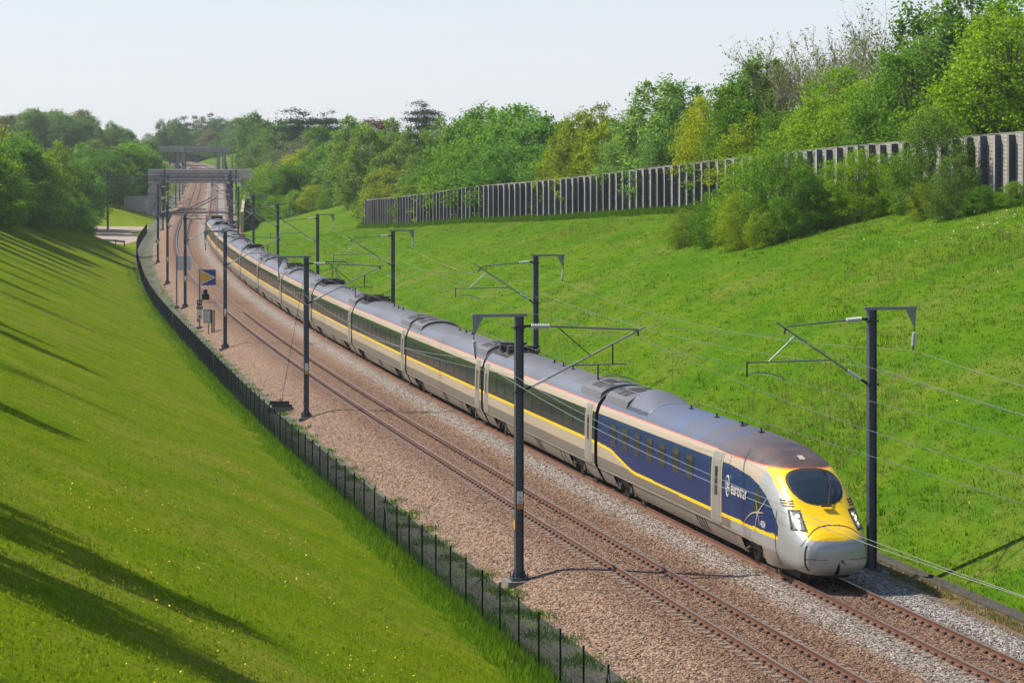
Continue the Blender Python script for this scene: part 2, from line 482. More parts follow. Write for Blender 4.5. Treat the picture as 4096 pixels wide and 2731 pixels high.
# dark cable troughs crossing the ballast
for yy in (520.0, 556.0):
    mb = MB(); ns_ = np.arange(-5.6, 5.7, .35) if yy > 300 else np.arange(-5.9, -4.2, .3)
    for n0, n1 in zip(ns_[:-1], ns_[1:]):
        p0 = Vector((*map(float, pt(yy - n0 * .18, n0)), float(ground_z(yy, n0)) + .03)); p1 = Vector((*map(float, pt(yy - n1 * .18, n1)), float(ground_z(yy, n1)) + .03))
        mb.beam(p0, p1, .22, .07)
    tag(mb.build('cable_trough', M['dark']), 'dark cable crossing over both tracks ' + ('just before the overbridge' if yy < 540 else 'in the shade under the overbridge'), 'cable', 'cable crossings on the ballast')

# ------------------------------------------------------------------ mesh fence along the left
FN = -8.95
fence = empty('mesh_fence', (0, 0, 0)); tag(fence, 'long dark green chain link fence between grass bank and track', 'fence')
fp = MB(); fp.box((0, 0, .83), (.055, .055, 1.86)); fp.box((0, 0, 1.775), (.07, .07, .03))
post_me = bpy.data.meshes.new('post'); post_me.from_pydata(fp.v, [], fp.f); post_me.materials.append(M['fence'])
PW, PH, SP = 2.6, 1.6, .06
pv = MB()
def wire_q(p0, p1, r=.0027):
    d = Vector((p1[0] - p0[0], 0, p1[1] - p0[1])).normalized(); a = Vector((-d.z, 0, d.x)) * r; b = Vector((0, r * 1.2, 0))
    A = Vector((p0[0], 0, p0[1])); B = Vector((p1[0], 0, p1[1]))
    vs = [A + a - b * .6, A - a - b * .6, A + b, B + a - b * .6, B - a - b * .6, B + b]
    pv.add(vs, [(0, 1, 4, 3), (1, 2, 5, 4), (2, 0, 3, 5)])
st = SP * math.sqrt(2)
c = -PH
while c < PW:
    x0, z0 = (c, 0) if c >= 0 else (0, -c)
    x1, z1 = (c + PH, PH) if c + PH <= PW else (PW, PW - c)
    wire_q((x0, z0 + .08), (x1, z1 + .08)); wire_q((PW - x0, z0 + .08), (PW - x1, z1 + .08))
    c += st
for z in (.1, .9, 1.68): wire_q((0, z), (PW, z), .004)
panel_me = bpy.data.meshes.new('mesh_panel'); panel_me.from_pydata(pv.v, [], pv.f); panel_me.materials.append(M['fence'])
s = float(S_of(44)); k = 0
fence_pts = []
while s < float(S_of(452)):
    y = float(Y_of(s)); n = FN + .12 * math.sin(s * .05)
    x, w = pt(y, n); fence_pts.append(Vector((float(x), float(w), float(ground_z(y, FN)) - .05))); s += PW
for i, p in enumerate(fence_pts):
    link_mesh('post', post_me, fence, Matrix.Translation(p))
    if i + 1 < len(fence_pts):
        q = fence_pts[i + 1]; d = (q - p); L = d.length; X = d.normalized(); Z = Vector((0, 0, 1)); Yv = Z.cross(X).normalized(); Z2 = X.cross(Yv)
        link_mesh('mesh_panel', panel_me, fence, Matrix(((X.x * L / PW, Yv.x, Z2.x, p.x), (X.y * L / PW, Yv.y, Z2.y, p.y), (X.z * L / PW, Yv.z, Z2.z, p.z), (0, 0, 0, 1))))
for i in (9, 22, 36, 52, 70, 95):
    p = fence_pts[i]; a, r = frame(p.y)
    for sgn in (-1, 1):
        mb = MB(); mb.beam(p + Vector((0, 0, 1.55)), p + a * sgn * 1.0 + r * .05 + Vector((0, 0, .02)), .05, .05)
        mb.build('brace', M['steel'] if sgn < 0 else M['fence'], fence)

# ------------------------------------------------------------------ post and plank wall
M['wallpost'] = paint('slate_blue_post', (.075, .09, .125), .6, .1, .55, (.055, .04, .045), .35, objvar=.45)
M['flange'] = paint('sunlit_flange', (.30, .29, .29), .6, .1, .6, (.11, .09, .09), .5, objvar=.5)  # front flange of the posts: sunlight put into its paler colour, under random grime
def plank_material():
    m, nt, b, ns, lk = nodes('weathered_plank')
    tc = N(nt, "ShaderNodeTexCoord"); oi = N(nt, "ShaderNodeObjectInfo")
    mp = N(nt, "ShaderNodeMapping"); mp.inputs['Scale'].default_value = (.8, .8, 9); lk.new(tc.outputs['Object'], mp.inputs[0])
    nz = N(nt, "ShaderNodeTexNoise"); nz.inputs['Scale'].default_value = 1.3; nz.inputs['Detail'].default_value = 7; lk.new(mp.outputs[0], nz.inputs['Vector'])
    r = ramp(nt, nz.outputs['Fac'], [(.3, (.13, .12, .11)), (.5, (.30, .285, .26)), (.72, (.44, .42, .38))])
    g2 = N(nt, "ShaderNodeNewGeometry")
    r2 = ramp(nt, g2.outputs['Random Per Island'], [(0, (.55, .52, .50)), (.5, (1, 1, .95)), (1, (.8, .85, .75))])
    lk.new(mixc(nt, .75, r.outputs[0], r2.outputs[0], 'MULTIPLY'), b.inputs['Base Color'])
    b.inputs['Roughness'].default_value = .9; b.inputs['Specular IOR Level'].default_value = .2
    return m
M['plank'] = plank_material()
dy = np.arange(WALL[1, 1], 386.01, 1.0)
dx = np.interp(dy, WALL[:, 1], WALL[:, 0]); dzw = np.interp(dy, WALL[:, 1], WALL[:, 2])
ker = np.ones(25) / 25
def smooth1(a): return np.convolve(np.pad(a, 12, mode='reflect', reflect_type='odd'), ker, mode='valid')
dx, dzw = smooth1(dx), smooth1(dzw)
ds = np.concatenate([[0], np.cumsum(np.hypot(np.diff(dx), np.diff(dy)))])
BAY = 2.25
nb = int(ds[-1] / BAY)
wpts = [Vector((float(np.interp(i * BAY, ds, dx)), float(np.interp(i * BAY, ds, dy)), float(np.interp(i * BAY, ds, dzw)))) for i in range(nb + 1)]
wall = empty('plank_wall', wpts[0]); tag(wall, 'long wall of steel posts and weathered planks on the right bank', 'wall')
WH = 4.0
hp = MB()
hp.box((-.42, 0, WH / 2 - .25), (.024, .26, WH + .5), 1); hp.box((.235, 0, WH / 2 - .25), (.022, .26, WH + .5), 0); hp.box((-.092, 0, WH / 2 - .25), (.632, .02, WH + .5), 0)
hp_me = bpy.data.meshes.new('post'); hp_me.from_pydata(hp.v, [], hp.f); hp_me.materials.append(M['wallpost']); hp_me.materials.append(M['flange'])
hp_me.polygons.foreach_set('material_index', np.array(hp.m, dtype=np.int32))
pk = MB(); pk.box((0, BAY / 2, .12), (.10, BAY - .03, .245))
pk_me = bpy.data.meshes.new('plank'); pk_me.from_pydata(pk.v, [], pk.f); pk_me.materials.append(M['plank'])
rest = MB(); cap_mb = MB(); rnd = random.Random(4)
Winv = Matrix.Translation(-wpts[0])
for i in range(nb):
    p, q = wpts[i], wpts[i + 1]
    Yd = (q - p).normalized(); Yh = Vector((Yd.x, Yd.y, 0)).normalized(); Xd = Vector((Yh.y, -Yh.x, 0))
    B = Matrix(((Xd.x, Yd.x, 0, p.x), (Xd.y, Yd.y, 0, p.y), (0, Yd.z, 1, p.z), (0, 0, 0, 1)))
    link_mesh('post', hp_me, wall, Winv @ Matrix(((Xd.x, Yh.x, 0, p.x), (Xd.y, Yh.y, 0, p.y), (0, 0, 1, p.z), (0, 0, 0, 1))) @ Matrix.Translation((-.10 + rnd.uniform(-.03, .03), 0, -.08 + rnd.uniform(-.05, .02))) @ Matrix.Rotation(rnd.gauss(0, .006), 4, 'X'))
    for j in range(16):
        T = Winv @ B @ Matrix.Translation((rnd.uniform(-.012, .012), 0, j * .25))
        if 6 <= i < 24: link_mesh('plank', pk_me, wall, T)
        else: rest.add([T @ Vector(v) for v in pk.v], pk.f)
    cap_mb.beam(Winv @ (p + Vector((0, 0, WH + .03))), Winv @ (q + Vector((0, 0, WH + .03))), .14, .05)
link_mesh('post', hp_me, wall, Matrix.Translation(wpts[-1] - wpts[0]))
tag(rest.build('plank', M['plank'], wall), kind='stuff')
cap_mb.build('capping', M['plank'], wall)
# ------------------------------------------------------------------ the train
M['t_beige'] = paint('champagne_paint', (.50, .41, .31), .38, .15, .35, (.30, .25, .20), .9, .5, 0, (.15, 1, 1.5))
M['t_grey'] = paint('warm_grey_paint', (.19, .165, .14), .42, .1, .3, (.13, .11, .10), .9, .5, 0, (.15, 1, 1.5))
M['t_skirt'] = paint('skirt_paint', (.26, .225, .19), .45, .1, .5, (.14, .115, .09), .8, .5, 0, (.3, 1, 2))
M['t_ledge'] = paint('ledge_paint', (.36, .33, .29), .42, .1, .4, (.20, .17, .14), .8)
M['t_yellow'] = paint('train_yellow', (.95, .60, .004), .32, 0, .12, (.45, .28, .03))
M['t_band'] = paint('window_band', (.016, .030, .040), .14, 0, .2, (.03, .045, .05), .6)
M['t_red'] = paint('cantrail_line', (.62, .11, .05), .4, 0, .2)
M['t_roof'] = paint('blue_grey_roof', (.125, .145, .19), .5, .05, .8, (.095, .085, .09), .5, .5, 0, (.3, 1, 1))
M['t_roof2'] = paint('grey_roof', (.135, .135, .152), .52, .05, .75, (.075, .062, .058), .6, .5, 0, (.3, 1, 1))
M['t_navy'] = paint('navy_paint', (.008, .026, .120), .25, 0, .3, (.03, .05, .10), .5)
M['t_silver'] = paint('silver_paint', (.40, .405, .415), .36, .3, .3, (.25, .24, .23), .9)
M['t_door'] = paint('door_paint', (.33, .32, .30), .35, .25, .3, (.2, .18, .16), .8)
M['t_glass'] = paint('coach_glass', (.034, .034, .031), .10, 0, .3, (.06, .06, .055), .7)
M['t_under'] = paint('underframe', (.02, .019, .018), .8, .1, .4)
M['t_bogie'] = paint('bogie_steel', (.10, .085, .075), .7, .2, .6, (.04, .035, .03), 4)
M['t_vent'] = paint('vent_grille', (.03, .03, .033), .7, .2, .2)
M['t_gold'] = paint('lettering_gold', (.55, .47, .38), .4, .1, .1)
M['t_logo'] = paint('lettering_white', (.75, .73, .70), .4, 0, .1)
def glass_material():
    m, nt, b, ns, lk = nodes('windscreen_glass')
    b.inputs['Base Color'].default_value = (.015, .026, .038, 1); b.inputs['Roughness'].default_value = .04
    b.inputs['Coat Weight'].default_value = .6; b.inputs['Coat Roughness'].default_value = .03
    return m
M['t_screen'] = glass_material()
def lamp_material():
    m, nt, b, ns, lk = nodes('headlamp_glow')
    b.inputs['Base Color'].default_value = (.8, .75, .7, 1); b.inputs['Emission Color'].default_value = (1, .80, .6, 1); b.inputs['Emission Strength'].default_value = .8
    return m
M['t_lamp'] = lamp_material()
M['t_lens'] = paint('lamp_lens', (.30, .29, .28), .12, .2, .5, (.10, .10, .11), 9)
def nose_roof_material():
    m, nt, b, ns, lk = nodes('sooty_nose_roof')
    tc = N(nt, "ShaderNodeTexCoord"); sx = N(nt, "ShaderNodeSeparateXYZ"); lk.new(tc.outputs['Object'], sx.inputs[0])
    nz = N(nt, "ShaderNodeTexNoise"); nz.inputs['Scale'].default_value = .9; nz.inputs['Detail'].default_value = 7; lk.new(tc.outputs['Object'], nz.inputs['Vector'])
    ad = N(nt, "ShaderNodeMath", operation='MULTIPLY_ADD'); ad.inputs[1].default_value = 5.0; lk.new(nz.outputs['Fac'], ad.inputs[0]); lk.new(sx.outputs[0], ad.inputs[2])
    mr = N(nt, "ShaderNodeMapRange"); mr.inputs['From Min'].default_value = 16.5; mr.inputs['From Max'].default_value = 22.5; lk.new(ad.outputs[0], mr.inputs[0])
    soot = ramp(nt, nz.outputs['Fac'], [(.35, (.040, .032, .036)), (.65, (.115, .070, .055))]).outputs[0]
    blue = ramp(nt, nz.outputs['Fac'], [(.3, (.075, .115, .205)), (.75, (.10, .10, .12))]).outputs[0]
    lk.new(mixc(nt, mr.outputs[0], blue, soot), b.inputs['Base Color']); b.inputs['Roughness'].default_value = .45
    return m

M['t_sooty'] = nose_roof_material()
PROF = [(.32, 1.06), (.45, 1.15), (.60, 1.235), (.75, 1.30), (.88, 1.345), (.90, 1.40), (1.0, 1.43), (1.06, 1.45), (1.30, 1.46), (1.42, 1.46), (1.65, 1.46), (1.88, 1.46),
        (2.0, 1.458), (2.3, 1.455), (2.6, 1.447), (2.9, 1.435), (3.05, 1.42), (3.18, 1.40), (3.36, 1.355), (3.5, 1.30), (3.535, 1.282), (3.68, 1.19), (3.82, 1.06), (3.94, .90), (4.04, .70), (4.11, .46), (4.15, .22), (4.16, 0)]
PZ = np.array([p[0] for p in PROF]); PW_ = np.array([p[1] for p in PROF])
BANDS = [(.88, 't_skirt'), (1.0, 't_ledge'), (1.42, 't_grey'), (1.88, 't_beige'), (2.0, 't_yellow'), (3.18, 't_band'), (3.5, 't_beige'), (3.535, 't_red'), (3.94, 't_roof'), (9, 't_roof2')]
BM = ['t_skirt', 't_ledge', 't_grey', 't_beige', 't_yellow', 't_band', 't_red', 't_roof', 't_roof2', 't_navy', 't_silver', 't_sooty', 't_under', 'black']
BI = {k: i for i, k in enumerate(BM)}
def band_mat(z):
    for zz, k in BANDS:
        if z < zz: return BI[k]
def hw(z): return float(np.interp(z, PZ, PW_))
def side_pt(x, z, side, off=0.0):
    w = hw(z); dw = (hw(z + .02) - hw(z - .02)) / .04
    k = 1 / math.sqrt(1 + dw * dw)
    return Vector((x, side * (w + off * k), z - off * dw * k))
CAR = 24.775
BOG = (3.7, CAR - 3.7)

def ring():
    L = [(z, -w) for z, w in PROF]
    R = [(z, w) for z, w in PROF[::-1][1:]]
    return L + R
RING = ring()

def car_mesh(L, stations, painter, holes, section=None, cap0=True, cap1=True):
    k = len(RING); vs = []; fs = []; fm = []
    for x in stations:
        R = section(x) if section else [(y, z) for z, y in RING]
        vs += [(x, y, z) for (y, z) in R]
    for i in range(len(stations) - 1):
        xm = (stations[i] + stations[i + 1]) / 2
        hole = any(abs(xm - h) < hl for h, hl in holes)
        for j in range(k - 1):
            a, b, c, d = i * k + j, i * k + j + 1, (i + 1) * k + j + 1, (i + 1) * k + j
            zm = (vs[a][2] + vs[b][2]) / 2
            if hole and zm < .88: continue
            fs.append((a, d, c, b)); ym = (vs[a][1] + vs[b][1] + vs[c][1] + vs[d][1]) / 4
            fm.append(painter(xm, ym, (vs[a][2] + vs[b][2] + vs[c][2] + vs[d][2]) / 4))
    if cap0: fs.append(tuple(range(k))); fm.append(BI['black'])
    if cap1: fs.append(tuple((len(stations) - 1) * k + j for j in range(k))[::-1]); fm.append(BI['black'])
    # floor pan closing the openings
    b = len(vs); x0, x1 = stations[0] + .02, stations[-1] - .02
    for (z) in (.9,):
        vs += [(x0, -1.3, z), (x1 - (4.0 if section else 0), -1.3, z), (x1 - (4.0 if section else 0), 1.3, z), (x0, 1.3, z)]
    fs.append((b, b + 1, b + 2, b + 3)); fm.append(BI['t_under'])
    return vs, fs, fm

def patch(mb, x0, x1, z0, z1, side, off, m=0, nz=None, slant=0.0, thick=.02):
    """thin slab that follows the side of the body"""
    zs = sorted(set([z0, z1] + [z for z in PZ if z0 < z < z1]))
    vs = []
    for z in zs:
        sl_ = slant * (z - z0)
        for x in (x0, x1):
            vs.append(side_pt(x + sl_, z, side, off)); vs.append(side_pt(x + sl_, z, side, off - thick))
    fs = []
    for i in range(len(zs) - 1):
        a = i * 4; b = a + 4
        q = [(a, a + 2, b + 2, b), (a, b, b + 1, a + 1), (a + 2, a + 3, b + 3, b + 2)]
        fs += [tuple(f[::-1]) if side > 0 else f for f in q]
    n = len(zs) - 1
    fs += [(0, 1, 3, 2), (n * 4, n * 4 + 2, n * 4 + 3, n * 4 + 1)]
    mb.add(vs, fs, m)

def patch_obj(name, mats, parent, *args, **kw):
    mb = MB(); patch(mb, *args, **kw); return mb.build(name, mats, parent)

_mesh_cache = {}
def shared(key, name, make, parent, matrix=None):
    """build once, afterwards share the mesh data"""
    if key in _mesh_cache:
        return link_mesh(name, _mesh_cache[key], parent, matrix)
    o = make(); _mesh_cache[key] = o.data
    if matrix is not None: o.matrix_local = matrix
    return o

def bogie_make(parent):
    mb = MB()
    for x in (-1.25, 1.25):
        mb.tube([(x, -.80, .46), (x, -.67, .46)], .46, 18); mb.tube([(x, .67, .46), (x, .80, .46)], .46, 18)
        mb.tube([(x, -.67, .46), (x, .67, .46)], .09, 8)
        for s in (-1, 1):
            mb.box((x, s * 1.0, .48), (.34, .26, .30)); mb.tube([(x - .22, s * 1.08, .52), (x - .22, s * 1.08, .88)], .09, 8); mb.tube([(x + .1, s * 1.16, .46), (x + .55, s * 1.16, .6)], .045, 6)
    for s in (-1, 1):
        mb.box((0, s * 1.0, .62), (3.0, .2, .18)); mb.box((0, s * 1.02, .78), (.7, .3, .25)); mb.tube([(-.55, s * 1.17, .74), (.55, s * 1.17, .78)], .075, 8); mb.box((.75, s * 1.12, .58), (.25, .12, .34))
        mb.box((1.78, s * .74, .3), (.16, .18, .34))
    mb.box((0, 0, .6), (.6, 1.9, .25))
    return mb.build('bogie', M['t_bogie'], parent)

def fairing_make(parent, x0, x1, name='roof_fairing', taper=None, mat='t_roof2'):
    """raised roof panel that follows the roof curve"""
    prof = [(z, w) for z, w in PROF if z > 3.66]
    full = [(z, -w) for z, w in prof] + [(z, w) for z, w in prof[::-1][1:]]
    xs = list(np.linspace(x0, x1, 2 if not taper else 14))
    mb = MB(); vs = []
    for i, x in enumerate(xs):
        h = .13 if not taper else .0 + .30 * float(taper((x - x0) / (x1 - x0)))
        for kk, (z, y) in enumerate(full):
            e = 0 if kk in (0, len(full) - 1) else 1
            if taper: e = max(0, 1 - (abs(y) / 1.06) ** 2.2)
            vs.append((x, y * (1.0 + .03 * e), z + h * e + (.012 if not taper else 0)))
    k = len(full)
    fs = [(i * k + j, (i + 1) * k + j, (i + 1) * k + j + 1, i * k + j + 1) for i in range(len(xs) - 1) for j in range(k - 1)]
    fs += [tuple(range(k)), tuple((len(xs) - 1) * k + j for j in range(k))[::-1]]
    mb.add(vs, fs); return mb.build(name, M[mat], parent, smooth=bool(taper))

def roof_z(y): return float(np.interp(abs(y), PW_[::-1], PZ[::-1]))
def roof_box(mb, x0, x1, y0, y1, lift, h=.03, m=0):
    """flat piece lying on the curved roof"""
    ys = np.linspace(y0, y1, 5); vs = []
    for y in ys:
        z = roof_z(y) + lift
        vs += [(x0, y, z), (x1, y, z), (x0, y, z + h), (x1, y, z + h)]
    fs = []
    for i in range(4):
        a = i * 4; b = a + 4
        fs += [(a + 2, a + 3, b + 3, b + 2), (a, a + 2, b + 2, b), (a + 1, b + 1, b + 3, a + 3)]
    fs += [(0, 1, 3, 2), (16, 18, 19, 17)]
    mb.add(vs, fs, m)

def end_roof(car, ck, x0, fwd, kind):
    """equipment at one end of a car roof; fwd = +1 if the panel runs forward from x0"""
    a, b = (x0 + .15, x0 + 3.7) if fwd > 0 else (x0 - 3.7, x0 - .15)
    if kind == 'vent':
        shared(('f', a, b), 'roof_fairing', lambda: fairing_make(car, a, b), car)
        vx = [(.9, 1.55), (1.75, 2.35)] if fwd > 0 else [(-1.55, -.9), (-2.35, -1.75)]
        for i, (p, q) in enumerate([(1.15, 1.85), (2.0, 2.7)]):
            for (y0, y1) in ((-1.04, -.55), (-.45, .0), (.1, .5), (.6, .95)):
                if i == 1 and y0 in (-.4, .1): continue
                xa, xb = (x0 + p, x0 + q) if fwd > 0 else (x0 - q, x0 - p)
                def mk(xa=xa, xb=xb, y0=y0, y1=y1):
                    mb = MB(); roof_box(mb, xa, xb, y0, y1, .15, .012); return mb.build('roof_vent', M['t_vent'], car)
                shared(('v', xa, y0), 'roof_vent', mk, car)
        def mk2():
            mb = MB()
            for t in (.35, .6, .85):
                xx = x0 + fwd * t
                roof_box(mb, xx - .03, xx + .03, -1.0, -.45, .15, .012)
            return mb.build('roof_louvre', M['t_vent'], car)
        shared(('lv', x0, fwd), 'roof_louvre', mk2, car)
    else:
        def mk3():
            mb = MB()
            roof_box(mb, a, b - .2 if fwd > 0 else b, -.95, .95, .03, .02, 0)
            rn = random.Random(int(x0 * 10) + 3)
            for _ in range(16):
                xx = rn.uniform(a + .3, b - .4); yy_ = rn.uniform(-.75, .75)
                mb.box((xx, yy_, 4.2 + rn.uniform(0, .08)), (rn.uniform(.2, .7), rn.uniform(.1, .35), rn.uniform(.15, .32)), 1)
            for _ in range(9):
                xx = rn.uniform(a + .3, b - .6); yy_ = rn.uniform(-.7, .7)
                mb.tube([(xx, yy_, 4.2), (xx, yy_, 4.45)], .07, 8, 1)
            for yy_ in (-.62, .62): mb.tube([(a + .3, yy_, 4.32), ((a + b) / 2, yy_ * .6, 4.40), (b - .3, yy_ * .3, 4.36)], .035, 6, 1)
            mb.tube([(a + .5, -.7, 4.42), (a + .5, .7, 4.42)], .05, 6, 1); mb.tube([(b - .4, -.8, 4.44), (b - .4, .8, 4.44)], .04, 6, 1)
            return mb.build('pantograph_well', [M['t_under'], M['dark']], car)
        shared(('w', x0, fwd), 'pantograph_well', mk3, car)

def antennas(car, xs):
    for x in xs:
        def mk():
            mb = MB(); mb.box((0, 0, .02), (.22, .16, .04)); mb.tube([(0, 0, .03), (0, 0, .17)], .035, 8); return mb.build('roof_antenna', M['dark'], car)
        shared('ant', 'roof_antenna', mk, car, Matrix.Translation((x, .0, 4.15)))

def door(car, x0, w, key):
    for side in (-1, 1):
        def mk():
            mb = MB()
            patch(mb, x0 - .14, x0 + w + .14, 1.02, 3.49, side, .010, 0)
            patch(mb, x0, x0 + w, .94, 3.44, side, .022, 1, thick=.03)
            patch(mb, x0 + w * .36, x0 + w * .68, 1.95, 2.95, side, .030, 2)
            return mb.build('door', [M['t_beige'], M['t_door'], M['t_glass']], car)
        shared((key, x0, side), 'door', mk, car)

def windows(car, x0, n, pitch, w, z0, z1, key):
    for side in (-1, 1):
        for i in range(n):
            def mk():
                mb = MB(); patch(mb, 0, w, z0, z1, side, .009, 0)
                if key == 'wn': patch(mb, .05, w - .05, z0 + .06, z0 + .26, side, .013, 1); patch(mb, .05, w - .05, z1 - .2, z1 - .06, side, .013, 1)
                return mb.build('window', [M['t_glass'], M['t_vent']], car)
            shared((key, side), 'window', mk, car, Matrix.Translation((x0 + i * pitch, 0, 0)))

def skirt_slots(car, L, front=True):
    for side in (-1, 1):
        for gi, xs in enumerate(([L * .5 + t * .34 for t in range(4)], [L - 7.0, L - 6.2])):
            def mk():
                mb = MB()
                for x in xs: patch(mb, x, x + .15, .40, .86, side, .008, 0, slant=-.28)
                return mb.build('skirt_slot', M['t_vent'], car)
            shared(('sl', round(L, 2), side, gi), 'skirt_slot', mk, car)

def bellows(car):
    def mk():
        mb = MB(); vs = []
        xs = [-.56, -.42, -.28, -.14, .0]
        for i, x in enumerate(xs):
            k_ = .93 if i % 2 == 0 else .965
            for z, y in RING: vs.append((x, y * k_, .5 + (z - .32) * .955))
        k = len(RING)
        fs = [(i * k + j, (i + 1) * k + j, (i + 1) * k + j + 1, i * k + j + 1) for i in range(len(xs) - 1) for j in range(k - 1)]
        mb.add(vs, fs); return mb.build('gangway_bellows', M['black'], car)
    shared('bel', 'gangway_bellows', mk, car)

train = empty('high_speed_train', P3(82, TRACK_R))
tag(train, 'long high speed train with yellow nose, navy cab side and champagne carriages', 'train')
TIP_Y = 80.95
L1 = 25.9
TRAIN_O = train.location.copy()

def place_car(o, s_front, s_rear):
    f, r = P3(float(Y_of(s_front)), TRACK_R), P3(float(Y_of(s_rear)), TRACK_R)
    X = (f - r).normalized(); Yv = Vector((0, 0, 1)).cross(X).normalized(); Z = X.cross(Yv)
    p = r - TRAIN_O
    o.matrix_local = Matrix(((X.x, Yv.x, Z.x, p.x), (X.y, Yv.y, Z.y, p.y), (X.z, Yv.z, Z.z, p.z), (0, 0, 0, 1)))

# ---- standard carriage
BL = CAR - .56
st_mid = [0, .3, BL - .3, BL]
for bx in (3.7, BL - 3.7): st_mid += [bx - 1.5, bx + 1.5]
st_mid = sorted(st_mid)
vs, fs, fm = car_mesh(BL, st_mid, lambda x, y, z: band_mat(z), [(3.7, 1.5), (BL - 3.7, 1.5)])
car_me = None
def carriage(front_kind, rear_kind, detail):
    global car_me
    if car_me is None:
        o = mesh_obj('carriage', vs, fs, [M[k] for k in BM], fm, train); car_me = o.data
    else:
        o = link_mesh('carriage', car_me, train)
    door(o, BL - 1.55, .95, 'dm')
    windows(o, 1.9, 9, 2.1, 1.5, 2.22, 2.98, 'wm')
    for bx in (3.7, BL - 3.7):
        shared('bog', 'bogie', lambda: bogie_make(o), o, Matrix.Translation((bx, 0, 0)))
    end_roof(o, 'm', BL, -1, front_kind); end_roof(o, 'm', 0, 1, rear_kind)
    skirt_slots(o, BL); bellows(o)
    if detail: antennas(o, (BL * .42, BL * .5, BL * .58))
    return o
s0 = float(S_of(TIP_Y))
s = s0 + L1 + .56
plan = [('vent', 'well'), ('vent', 'vent'), ('vent', 'well'), ('vent', 'well'), ('vent', 'vent'), ('well', 'vent'), ('vent', 'well'), ('vent', 'vent'), ('well', 'vent'), ('vent', 'well'), ('vent', 'well'), ('well', 'vent')]
NCARS = 11
for i in range(NCARS):
    o = carriage(plan[i % len(plan)][0], plan[i % len(plan)][1], i < 8)
    if i == 0: door(o, .45, .75, 'dr')
    place_car(o, s, s + BL); s += CAR
S_TAIL = s

# ---- nose car: local x runs 0 (rear) .. L1 (tip)
A_T = [0, .04, .10, .2, .34, .56, .82, 1.12, 1.43, 1.9, 2.47, 3.05, 3.7, 4.5, 5.5, 6.8, 9.0, 30]
TOPZ = [1.22, 1.36, 1.47, 1.60, 1.72, 1.86, 2.00, 2.18, 2.40, 2.80, 3.20, 3.50, 3.74, 3.92, 4.05, 4.13, 4.16, 4.16]
HWID = [.35, .62, .80, .95, 1.06, 1.15, 1.22, 1.28, 1.32, 1.36, 1.40, 1.425, 1.44, 1.455, 1.46, 1.46, 1.46, 1.46]
BOTZ = [.80, .66, .56, .46, .38, .33, .31, .30, .30, .30, .31, .32, .32, .32, .32, .32, .32, .32]
def nose_section(x):
    a = max(0.0, L1 - x)
    if a > 9: return [(y, z) for z, y in RING]
    w = float(np.interp(a, A_T, HWID)); zt = float(np.interp(a, A_T, TOPZ)); zb = float(np.interp(a, A_T, BOTZ))
    t = float(sstep(1.5, 8.0, a))
    out = []
    k = len(RING)
    for j, (z, y) in enumerate(RING):
        # body section squeezed between zb and zt
        u = (z - .32) / (4.16 - .32)
        by, bz = y / 1.46 * w, zb + u * (zt - zb)
        # rounded section, superellipse
        ang = -math.pi / 2 * 1.0 + 0
        ph = math.pi * (j / (k - 1))            # 0 .. pi from lower left over the top to lower right
        e = 2.0 / 3.0; BB = 1.55 - 1.0 * float(sstep(1.0, 3.2, a))
        phs = -BB + ph * (math.pi + 2 * BB) / math.pi
        cx, sz = -math.cos(phs), math.sin(phs)
        ny = math.copysign(abs(cx) ** e, cx) * w
        zc = zb + (zt - zb) * .40
        nz_ = zc + (math.copysign(abs(sz) ** e, sz)) * ((zt - zc) if sz > 0 else (zc - zb) / (math.sin(BB) ** e))
        
        out.append((by * t + ny * (1 - t), bz * t + nz_ * (1 - t)))
    return out
def nav_top(a): return float(np.interp(a, [1.7, 2.05, 2.6, 3.3, 4.1, 5.1, 6.4, 7.5, 30], [1.30, 1.75, 2.22, 2.58, 2.84, 3.02, 3.12, 3.18, 3.18]))
def yel_bot(a): return float(np.interp(a, [0, .3, .58, .98, 1.65, 2.5, 3.4, 4.3], [1.50, 1.52, 1.60, 1.82, 2.25, 2.80, 3.2, 3.5]))
def stripe(x):  # lower edge of the yellow line
    return float(np.interp(x, [0, 2.0, 2.6, 3.2, 5.0, 5.6, 6.3, 30], [1.88, 1.84, 1.78, 1.68, 1.42, 1.36, 1.32, 1.30]))
def nose_paint(x, y, z):
    a = L1 - x
    if a < 9:
        if z > 3.5 and a > 2.9: return BI['t_sooty']
        if 3.46 < z <= 3.5 and a > 3.0: return BI['t_red']
        if a < 4.4 and z > yel_bot(a): return BI['t_yellow']
        if a < 2.05: return BI['t_silver']
    else:
        if z > 3.535: return BI['t_sooty']
        if z > 3.5: return BI['t_red']
    if a > 1.8:
        sb = stripe(x)
        if sb <= z < sb + .115 and nav_top(a) > sb + .05: return BI['t_yellow']
        if sb + .115 <= z < nav_top(a): return BI['t_navy']
    if a < 3.4 and z > .95: return BI['t_silver']
    if z >= 3.0 or z > nav_top(a): return BI['t_beige'] if a > 4.0 else BI['t_silver']
    if z > 1.42: return BI['t_beige']
    if z > 1.0: return BI['t_grey'] if a > 7 else BI['t_silver']
    if z > .88: return BI['t_ledge']
    return BI['t_skirt']
st_n = list(np.arange(0, 2, .5)) + list(np.arange(2, 7, .07)) + list(np.arange(7, L1 - 9, .6)) + list(np.arange(L1 - 9, L1 - 1.2, .03)) + list(np.arange(L1 - 1.2, L1 - .001, .025)) + [L1 - .015, L1]
for e_ in (3.7 - 1.5, 3.7 + 1.5, L1 - 6.1, L1 - 3.6): st_n.append(e_)
st_n = sorted(st_n)
